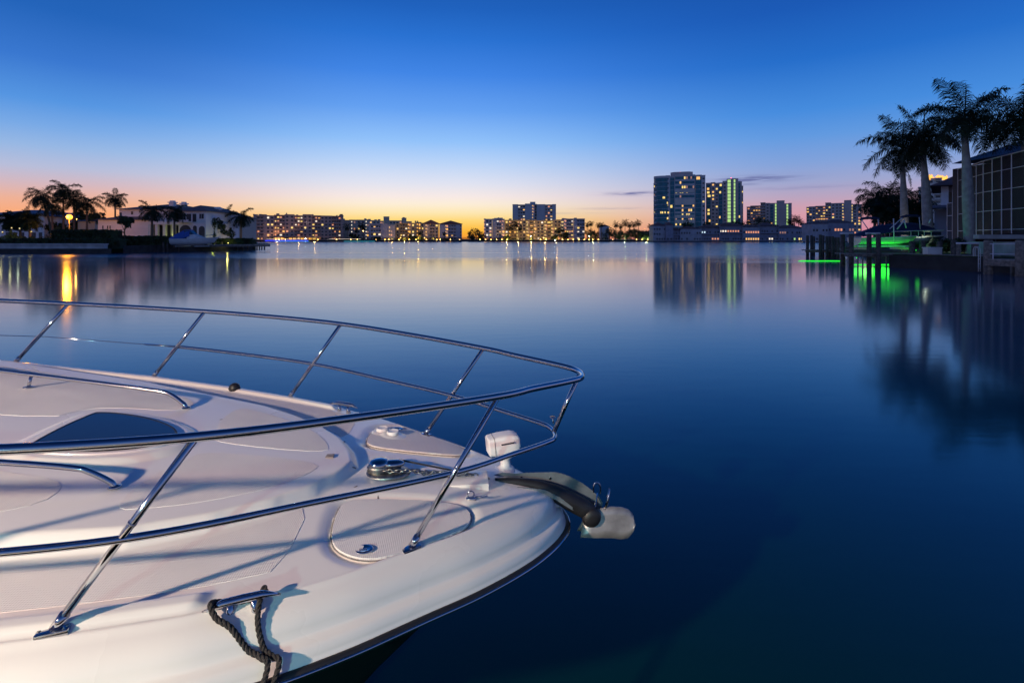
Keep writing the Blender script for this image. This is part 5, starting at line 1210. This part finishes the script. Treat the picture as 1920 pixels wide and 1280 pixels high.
motorboat('cabin_cruiser', 'white cabin cruiser with bright blue canvas on a lift before the villa', (PX(366, DB), DB-.5, zz_), R(4), 7.6, 2.6, 'hullwhite', canvas=[(-3.9, 1.5, 1.2, .9), (-3.2, 2.0, 1.25, 1.0), (-1.6, 2.85, 1.15, 1.2), (-.3, 2.9, 1.1, 1.6)], hz_=1.15)
t = empty('boat_lift', 'boat lift cradle carrying the white cabin cruiser', 'boat lift', (PX(366, DB), DB-.5, zz_)); 
for x in (-2, 1.6): mb = MB(); mb.box(x-.12, x+.12, -2.2, 2.2, -.36, -.14); mb.build('cross_beam', 'brushed', t)
for y in (-.7, .7): mb = MB(); mb.box(-2.6, 2.4, y-.1, y+.1, -.14, .06); mb.build('bunk', 'wood', t)
shd = empty('covered_dinghy', 'small blue covered dinghy hanging left of the cabin cruiser', 'dinghy', (PX(331, 100), 100, PZ(456, 100)))
mb = MB(); blob(mb, (0, 0, .25), 1, 8, .42); o = mb.build('hull', 'bluecan', shd, True); o.scale = (1.3, .8, .8)

# ------------------------------------------------------------------ right property
GR = 'outer pilings left of the boat lift'
for px, yt, yb, r_ in ((1514, 441.5, 482, .19), (1521.5, 441, 481, .17), (1526, 443, 480, .16), (1538, 440, 484, .19), (1543.5, 441, 483, .17), (1550, 443, 484.5, .17), (1555.5, 443, 483, .17), (1561, 443, 485, .18), (1566, 445, 484, .18), (1571.5, 445, 485.5, .18)):
    piling(px, yt, yb, ORD[len([o for o in bpy.data.objects if o.get('group') == GR])]+' weathered piling from the left in the cluster beside the boat lift', GR, r_)
t = empty('dock', 'narrow timber walkway through the piling cluster left of the boat lift', 'dock', (PX(1540, 68), 68.3, 0)); mb = MB(); mb.box(-1.8, 5, 0, 1.1, .98, 1.1); mb.build('deck', 'deckwood', t); mb = MB(); mb.box(-1.8, 5, .1, .22, .75, .97); mb.build('beam', 'wood', t)
for px, yt, yb, lab in ((1580, 438.5, 499, 'tall lift piling at the front left corner, carrying the left white cap'), (1596, 438.5, 500, 'tall lift piling right of the front left corner'), (1629.5, 438.5, 500, 'tall lift piling under the second white cap'), (1647, 438.5, 501, 'tall lift piling right of the second white cap')):
    piling(px, yt, yb, lab, 'boat lift pilings', .20)
for px, yt, lab in ((1710, 452, 'shorter dark piling left of the pair before the palms'), (1730, 451, 'shorter dark piling right of the pair before the palms')): piling(px, yt, 499.5, lab, 'short pilings before the palms', .25)
for xa, xb, lab in ((1577, 1597.5, 'white cap beam on the left pair of lift pilings'), (1625, 1648, 'white cap beam on the right pair of lift pilings')):
    D = 47.6; mb = MB(); mb.box(PX(xa, D), PX(xb, D), D-.2, D+.2, PZ(439.5, D), PZ(436, D)); tag(mb.build('cap_beam', 'capwhite', bevel=.02), lab, 'beam')
t = empty('dock', 'timber dock along the boat lift with green light beneath', 'dock', (0, 0, 0))
D = 47.2; mb = MB()
for i in range(46): x = PX(1576, D)+i*.145; mb.box(x, x+.135, D-.5, D+.9, 1.16, 1.21)
mb.build('deck', 'deckwood', t); mb = MB(); mb.box(PX(1576, D), PX(1712, D), D-.55, D-.47, .92, 1.155); mb.build('fascia', 'wood', t)
for x in (1585, 1603, 1612, 1636, 1656, 1665, 1682, 1698): mb = MB(); mb.tube([(PX(x, D), D-.4, -1), (PX(x, D), D-.4, 1.15)], .065, 8); mb.build('post', 'greypost', t)
mb = MB()
rD = 43.5
t = empty('dock', 'dark timber dock running in front of the royal palms', 'dock', (0, 0, 0)); mb = MB()
a0, a1 = (PX(1706, 46), 46.2), (PX(1850, 40), 40.0)
def strip(mb, a, b2, w, z0, z1):
    d = Vector((b2[0]-a[0], b2[1]-a[1], 0)); d.normalize(); nrm = Vector((-d.y, d.x, 0)); pts = [(a[0], a[1]), (b2[0], b2[1]), (b2[0]+nrm.x*w, b2[1]+nrm.y*w), (a[0]+nrm.x*w, a[1]+nrm.y*w)]
    mb.prism(pts, z0, z1)
strip(mb, a0, a1, 1.4, 1.12, 1.2); mb.build('deck', 'deckwood', t); mb = MB(); strip(mb, (a0[0]-.05, a0[1]-.05), (a1[0]-.05, a1[1]-.05), .1, .82, 1.11); mb.build('fascia', 'wood', t)
for q in np.linspace(.03, .97, 15): x = a0[0]+(a1[0]-a0[0])*q; y = a0[1]+(a1[1]-a0[1])*q+.3; mb = MB(); mb.tube([(x, y-.32, -1), (x, y-.32, 1.15)], .07, 8); mb.build('post', 'greypost', t)
t = empty('dock', 'lower timber dock section at the right picture edge', 'dock', (0, 0, 0)); mb = MB(); b0, b1 = (PX(1850, 37), 37.2), (PX(1990, 33), 33.0)
strip(mb, b0, b1, 1.6, .98, 1.1); mb.build('deck', 'deckwood', t); mb = MB(); strip(mb, (b0[0]-.05, b0[1]-.08), (b1[0]-.05, b1[1]-.08), .1, .62, .97); mb.build('fascia', 'wood', t)
for q in (.1, .45, .8): x = b0[0]+(b1[0]-b0[0])*q; y = b0[1]+(b1[1]-b0[1])*q+.3; mb = MB(); mb.tube([(x, y, -1), (x, y, 1.0)], .12, 8); mb.build('post', 'pile', t)
for px, yt, yb, r_, lab in ((1762, 452.5, 503, .2, 'dock piling left of the white box'), (1788.5, 450, 505, .22, 'dock piling right of the white box'), (1826, 455, 506, .18, 'dock piling under the grey handrail'), (1853, 450, 514, .27, 'thick brown piling left of the lower dock section'), (1914, 450, 518, .30, 'thickest brown piling at the right picture edge')):
    piling(px, yt, yb, lab, None, r_, 'pile' if r_ < .25 else 'wood')
D = 41; mb = MB(); mb.box(PX(1794, D), PX(1831, D), D-.25, D+.1, PZ(457.5, D), PZ(454.5, D)); hb = mb.build('bench', 'alum', bevel=.02); tag(hb, 'pale grey bench top on the dock in front of the largest palm', 'bench')
for x in (1796, 1829): mb = MB(); mb.box(PX(x, D)-.08, PX(x, D)+.08, D-.2, D+.05, 1.18, PZ(457.6, D)); mb.build('leg', 'wood', hb)
D = 38.5; lad = MB()
for x in (1834.5, 1838): lad.tube(spline([(PX(x, D), D, .1), (PX(x, D), D, 1.6), (PX(x, D), D+.08, 1.86), (PX(x, D), D+.3, 1.9), (PX(x, D), D+.42, 1.7), (PX(x, D), D+.42, 1.2)], 5), .03, 6)
for z in (.3, .65, 1.0): lad.box(PX(1834.5, D), PX(1838, D), D-.04, D+.04, z, z+.04)
tag(lad.build('dock_ladder', 'capwhite', None, True), 'small white dock ladder right of the bench', 'ladder')
D = 43.2; bx = empty('dock_box', 'white storage box on the dock below the palms', 'storage box', (PX(1770, D), D+1.2, 1.2)); mb = MB(); mb.box(-.6, .6, -.3, .3, 0, .5); mb.build('box', 'plastic', bx, bevel=.03); mb = MB(); mb.box(-.64, .64, -.34, .34, .505, .6); mb.build('lid', 'plastic', bx, bevel=.02)
D = 36.8; mb = MB()
for (xa, ya, za, xb, yb, zb_) in ((PX(1856, D), D, 2.15, PX(1915, D-1), D-1, 2.15), (PX(1856, D), D, 1.45, PX(1915, D-1), D-1, 1.45)): mb.tube([(xa, ya, za), (xb, yb, zb_)], .03, 6)
for x in (1857, 1908): mb.tube([(PX(x, D), D-.2, 1.1), (PX(x, D), D-.2, 2.18)], .035, 6)
tag(mb.build('railing', 'alum'), 'thin pale railing between the two thick brown pilings', 'railing')
# green lights under the boat lift
for x0, x1, D, lab in ((1496, 1578, 59, 'long green light line on the water left of the boat lift'), (1597, 1711, 50.3, 'green light line on the water under the boat lift')):
    mb = MB(); n = 12; mb.tube([(PX(x0, D)+(PX(x1, D)-PX(x0, D))*i/n, D+.1*math.sin(i), .04) for i in range(n+1)], [.008]+[.035]*(n-1)+[.02], 6); tag(mb.build('light_strip', 'green_led', None, True), lab, 'light strip')
gl = empty('dock_light', 'green underwater style dock lights glowing beneath the lifted boats', 'dock light', (0, 0, 0))
for px, D, z, p in ((1610, 50.0, .7, 24), (1632, 50.0, .7, 36), (1655, 50.1, .7, 46), (1676, 50.2, .7, 56), (1696, 50.4, .7, 56), (1722, 51, 1.4, 14)):
    mb = MB(); blob(mb, (PX(px, D), D+.3, z), .04, 6); mb.build('bulb', 'green_led', gl, True); light('green_light', 'POINT', (PX(px, D), D, z+.1), p, (.02, 1, .03), .6, gl)
mb = MB()
for a_, b_2 in (((40.15, 51.8), (33.3, 45.8)), ((33.3, 45.8), (36.3, 37.8))): strip(mb, a_, b_2, -.25, -1.2, 1.08)
tag(mb.build('seawall', 'darkconc'), 'seawall toned near black for the shade under the right property dock', 'seawall')  # near-black tone puts the under-dock shade into the wall colour
# boats on the lift
DB = 51.2; 
motorboat('motor_boat', 'white motor boat on the lift with its bow to the right, under navy canvas', (PX(1655, DB), DB, PZ(459.5, DB)), 0, 5.6, 2.1, 'hullwhite', canvas=None, cabin=False, hz_=.72)
motorboat('motor_boat', 'dark hulled motor boat behind the white one, its bow before the palms', (PX(1703, 54.5), 54.5, PZ(462, 54.5)), 0, 6.2, 2.2, 'navy', canvas=None, cabin=False, hz_=.9)
def cover(label, D, pts, m='navy', w=1.2, edge='capwhite'):
    t = empty('boat_canopy', label, 'boat cover', (0, 0, 0)); mb = MB(); P = [(PX(x, D), PZ(yt, D), PZ(ye, D)) for x, yt, ye in pts]; n = len(P)
    for x, zt2, ze2 in P: mb.v += [(x, D-w, ze2), (x, D-w*.45, ze2+(zt2-ze2)*.8), (x, D, zt2), (x, D+w*.45, ze2+(zt2-ze2)*.8), (x, D+w, ze2)]
    for i in range(n-1):
        for q in range(4): a = i*5+q; mb.f.append((a, a+5, a+6, a+1))
    mb.f.append((0, 1, 2, 3, 4)); mb.f.append(tuple(len(mb.v)-5+q for q in range(5))[::-1]); mb.build('fabric', m, t, auto=50)
    mb = MB(); mb.tube([(x, D-w-.01, ze2-.02) for x, _, ze2 in P], .045, 6); mb.build('hem', edge, t)
    return t
cover('navy cover tented over the stern of the white motor boat', 51.2, [(1602, 441, 443), (1612, 436, 441.5), (1626, 430, 439), (1650, 421, 436.5), (1656, 420, 436)], edge='navy')
cv = cover('large navy canopy peaked above the lifted boats', 53.2, [(1650, 424, 435), (1662, 420.5, 434), (1690, 417.5, 433), (1716, 418, 432.5), (1735, 424, 432), (1748, 431, 432)], w=1.4)
for x in (1668, 1708, 1722, 1733, 1746): mb = MB(); mb.tube([(PX(x, 51.8), 51.8, PZ(433.5, 51.8)), (PX(x, 51.8), 51.8, PZ(443, 51.8))], .03, 6); mb.build('post', 'white', cv)
mb = MB(); mb.box(PX(1654, 53.2), PX(1746, 53.2), 51.95, 52.0, PZ(441, 51.9), PZ(434.5, 51.9)); mb.build('side_window', 'darkglass', cv)
for xs, lab in (((1613, 1648), 'dark folded bimini hoop left of the royal palms'), ((1690, 1725), 'dark folded bimini hoop between the palm trunks')):
    D = 52; bi = empty('bimini', lab, 'bimini top', (0, 0, 0)); yb = 411 if xs[0] < 1650 else 407
    mb = MB(); mb.tube(spline([(PX(xs[0], D), D, PZ(yb+1, D)), (PX((xs[0]*3+xs[1])/4, D), D, PZ(yb-1.8, D)), (PX((xs[0]+xs[1]*3)/4, D), D, PZ(yb-2, D)), (PX(xs[1], D), D, PZ(yb-.2, D))], 6), [.06]+[.16]*17+[.06], 8) if False else mb.tube(spline([(PX(xs[0], D), D, PZ(yb+1, D)), (PX((xs[0]*3+xs[1])/4, D), D, PZ(yb-1.8, D)), (PX((xs[0]+xs[1]*3)/4, D), D, PZ(yb-2, D)), (PX(xs[1], D), D, PZ(yb-.2, D))], 6), .13, 8)
    mb.build('folded_fabric', 'navy', bi, True)
    mb = MB(); mb.tube([(PX(xs[0]+1, D), D-.1, PZ(yb+1, D)), (PX(xs[0]+15 if xs[0] < 1650 else xs[0]-26, D), D-.1, PZ(432, D))], .045, 6); mb.tube([(PX(xs[1]-3, D), D-.1, PZ(yb, D)), (PX(xs[1]-1, D), D-.1, PZ(430, D))], .04, 6); mb.build('strut', 'white', bi, True)
for (xa, ya, xb, yb2, lab) in ((1654.5, 411, 1655.5, 455, 'tall thin white pole between the covers'), (1661, 430, 1674, 414, 'left leg of the white cover strut'), (1674, 414, 1677.5, 428, 'right leg of the white cover strut'), (1719, 419, 1722, 412, 'short white strut on the canopy ridge')):
    D = 51.3; mb = MB(); mb.tube([(PX(xa, D), D-1.5, PZ(ya, D)), (PX(xb, D), D-1.5, PZ(yb2, D))], .05, 6); tag(mb.build('pole', 'white', None, True), lab, 'pole')
t = empty('boat_lift', 'aluminium boat lift cradle under the white motor boat', 'boat lift', (PX(1655, 51.2), 51.2, PZ(461, 51.2)))
for x in (-2.2, 1.8): mb = MB(); mb.box(x-.1, x+.1, -1.6, 1.4, -.35, -.1); mb.build('cross_beam', 'brushed', t)
for y in (-.55, .55): mb = MB(); mb.box(-2.8, 2.6, y-.12, y+.12, -.1, .06); mb.build('bunk', 'capwhite', t)
# royal palms
palm('royal_palm', 'largest royal palm with a smooth swollen trunk in front of the pool screen', PX(1818, 48), 48, 1.4, PZ(224, 48)-1.4, 4.6, 1, 'royal', None, (-.45, 0), .42)
palm('royal_palm', 'middle royal palm with a lit trunk edge beside the canopy', PX(1741, 54), 54, 1.2, PZ(264, 54)-1.2, 4.4, 2, 'royal', None, (-.55, 0), .42)
palm('royal_palm', 'left royal palm of the three tall trunks, with a hanging dead frond', PX(1697, 58), 58, 1.2, PZ(280, 58)-1.2, 4.4, 3, 'royal', None, (-.3, 0), .36)
palm('royal_palm', 'royal palm at the right picture edge, its trunk outside the picture', PX(1938, 46), 46, 1.4, PZ(222, 46)-1.4, 4.6, 4, 'royal', None, (-.9, 0), .40)
for i, (px, py, D, r_, lab) in enumerate(((1640, 372, 84, 3.6, 'dark bushy palm, leftmost behind the boat lift'), (1662, 368, 82, 4.0, 'dark bushy palm behind the boat lift, second from the left'), (1684, 378, 80, 3.6, 'dark bushy palm just left of the left royal trunk'), (1719, 382, 78, 3.4, 'dark bushy palm between the two royal trunks'), (1655, 395, 78, 2.8, 'lower dark palm under the bushy pair'), (1708, 400, 76, 2.6, 'low dark palm behind the canopy'))):
    palm('palm_tree', lab, PX(px, D), D, 1.1, PZ(py, D)-1.1, r_*(1.15 if i < 4 else 1), 50+i, 'coco' if i < 4 else 'bush', None, tr=.2)
tree('tree', 'dark bushy tree filling the gap behind the boat covers', PX(1674, 88), 88, 1.1, PZ(408, 88)-1.1, 3.4, 33, 2000, .3, rz=2.2)
tree('tree', 'dark bushy tree behind the middle royal trunk', PX(1722, 84), 84, 1.1, PZ(400, 84)-1.1, 3.0, 34, 2000, .3, rz=2.4)
# neighbouring house and pool enclosure
nh = empty('neighbour_house', 'two storey house with a columned porch roof behind the palms', 'house', (PX(1775, 70), 70, 1.2), -math.atan(815/F)); fcn = Face(1775, 70); x = lambda p, D=70: fcn.x(p)
mb = MB(); mb.box(x(1768), x(1840), 3, 14, -.2, PZ(348, 70)-1.2); mb.box(x(1752), x(1840), 0, 3, -.2, PZ(392, 70)-1.2); mb.build('wall', 'townwall', nh)
mb = MB(); hip(mb, x(1762), x(1850), 0, 14, PZ(348, 70)-1.2, PZ(322, 70)-1.2, 1.0); mb.build('roof', 'townroof', nh)
mb = MB(); mb.prism([(x(1742), -2.5), (x(1800), -2.5), (x(1800), 1), (x(1742), 1)], PZ(391, 70)-1.2, PZ(386, 70)-1.2); mb.build('lower_roof', 'blueroof', nh)
for px in (1768, 1775, 1789): mb = MB(); mb.box(x(px)-.2, x(px)+.2, .6, 1.0, PZ(386, 70)-1.2, PZ(349, 70)-1.2); mb.build('column', 'stucco', nh)
for a, b2 in ((1769, 1774), (1778, 1786)): mb = MB(); mb.box(x(a), x(b2), 2.9, 3.1, PZ(380, 70)-1.2, PZ(358, 70)-1.2); mb.build('window', 'dark', nh)
pe = empty('pool_enclosure', 'large two storey screened pool enclosure with pale frame and dark mesh', 'pool enclosure', (0, 0, 0))
path = [((47.9, 56.2), 10.0), ((46.9, 53.6), 10.0), ((45.4, 50.4), 10.0), ((44.3, 46.4), 10.05), ((43.4, 42.8), 10.1), ((42.4, 38.5), 10.1), ((41.2, 34), 10.1)]
zb0 = 2.35; levels = [zb0, 3.35, 5.15, 7.0, 8.75]
bars = MB(); 
def bar(a, b2, r_=.035): bars.tube([a, b2], r_, 5)
P = []
for (a, z0_), (b2, z1_) in zip(path[:-1], path[1:]):
    L = math.dist(a, b2); n = max(1, round(L/1.55))
    for i in range(n): P.append((a[0]+(b2[0]-a[0])*i/n, a[1]+(b2[1]-a[1])*i/n, z0_+(z1_-z0_)*i/n))
P.append((*path[-1][0], path[-1][1]))
for i, (x_, y_, z_) in enumerate(P):
    bar((x_, y_, zb0), (x_, y_, z_), .045)
    if i:
        q = P[i-1]
        for lv in levels: bar((q[0], q[1], lv), (x_, y_, lv))
        bar(q, (x_, y_, z_), .06)
    bar((x_, y_, z_), (x_+9, y_+2.5, z_+2.1), .05)
low = [(PX(1776, 59), 59), (PX(1786, 58), 58), (PX(1796.5, 57), 57)]
for i, (x_, y_) in enumerate(low):
    bar((x_, y_, zb0), (x_, y_, 6.5), .045)
    if i:
        for lv in (zb0, 3.4, 5.1, 6.5): bar((*low[i-1], lv), (x_, y_, lv), .04)
bars.build('frame', 'alum', pe)
mb = MB()
for i in range(len(P)-1): a, b2 = P[i], P[i+1]; mb.quad((a[0]+.05, a[1], zb0), (b2[0]+.05, b2[1], zb0), (b2[0]+.05, b2[1], b2[2]-.05), (a[0]+.05, a[1], a[2]-.05))
mb.quad((*low[0], zb0), (*low[2], zb0), (*low[2], 6.45), (*low[0], 6.45)); mb.build('screen', 'meshscreen', pe)
hs = empty('waterfront_house', 'dark waterfront house with a slate roof inside and behind the pool enclosure', 'house', (52.5, 44, 1.2))
mb = MB(); mb.box(-4.5, 16, -12, 13, -.2, 8.9); mb.build('wall', 'darkwall', hs); mb = MB(); hip(mb, -5.5, 16, -14, 11.5, 9.3, 14.4, .2); mb.build('roof', 'blueroof', hs)
for y0_, y1_, z0_, z1_ in ((-1, 4.6, 1.2, 4.2), (-1, 4.6, 4.9, 7.2), (6, 9.5, 1.2, 4.2), (-8, -3, 1.2, 4.2), (-8, -3, 4.9, 7.2)): mb = MB(); mb.box(-4.56, -4.4, y0_, y1_, z0_, z1_); mb.build('window', 'dark', hs)
# raised terrace, block wall and planting
mb = MB(); mb.prism([(44.6, 54.5), (41.0, 46.8), (39.2, 38), (37.5, 30), (60, 30), (60, 57), (48, 60)], 1.0, 2.25); tag(mb.build('terrace', 'concrete'), kind='structure')
D = 46.2; lw = empty('garden_wall', 'low pale patterned block wall on the lawn right of the largest palm', 'wall', (0, 0, 0)); mb = MB(); a, b2 = (PX(1826, 46.5), 46.5), (PX(1990, 42), 41.0); strip(mb, a, b2, .25, 1.15, 1.98); mb.build('block_course', 'lattice', lw)
mb = MB(); nL = 26; dxy = Vector((b2[0]-a[0], b2[1]-a[1], 0))
for i in range(nL):
    for s_ in (0, 1):
        p = Vector((*a, 0))+dxy*((i+s_)/nL); q = Vector((*a, 0))+dxy*((i+1-s_)/nL); mb.tube([(p.x-.03, p.y-.06, 1.25), (q.x-.03, q.y-.06, 1.9)], .022, 4)
mb.build('lattice_relief', 'alum', lw)
for i, (px, r_, h, mm) in enumerate(((1762, .9, 1.5, 'leaf'), (1776, .9, 1.3, 'leaf2'), (1795, .9, 1.5, 'leaf'), (1838, .8, 1.0, 'leaf'), (1852, .9, 1.1, 'redleaf'), (1868, .9, 1.1, 'redleaf'), (1885, .9, 1.2, 'redleaf'), (1902, .9, 1.2, 'redleaf'), (1920, .9, 1.2, 'leaf'))):
    D = 49.5-(i*.55); shrub('shrub', ['dark shrub right of the canopy', 'green shrub between the canopy and the largest palm', 'dark shrub touching the left of the largest palm trunk', 'dark shrub touching the right of the largest palm trunk', 'reddish shrub behind the left end of the block wall', 'reddish shrub behind the block wall, second from its left end', 'reddish shrub behind the block wall, third from its left end', 'reddish shrub behind the block wall nearest the picture edge', 'dark shrub at the right picture edge'][i], PX(px, D), D, 1.3 if px < 1830 else 1.9, r_, h, 70+i, 900, .12, mm, 'shrubs below the pool enclosure')
mb = MB(); mb.box(-2.2, 3, -.3, .3, 0, .35); o = mb.build('planter_ledge', 'concrete', bevel=.03); o.location = (PX(1880, 43.5), 43.5, 2.5); tag(o, 'pale ledge at the foot of the pool enclosure', 'ledge')
uplight(1729, 441, 53.2, (.85, 1, .75), 35, 'pale green uplight at the foot of the middle royal palm', .08)
uplight(1690, 440, 57, (1, .9, .7), 40, 'soft uplight at the foot of the left royal palm', .08)
mb = MB(); blob(mb, (0, 0, 0), .06, 6); 
mb = MB(); rs = random.Random(8); fm = MB()
frond_mesh(fm, (0, 0, 0), 0.4, -.9, 1.8, 1.6, 16, .06, .22, rs, .03); o = fm.build('dead_frond', 'bark'); o.location = (PX(1700, 57.5), 57.3, PZ(325, 57.5)); tag(o, 'dead frond hanging on the left royal palm trunk', 'frond')
flush()
print('SCENE OBJECTS', len(bpy.data.objects))
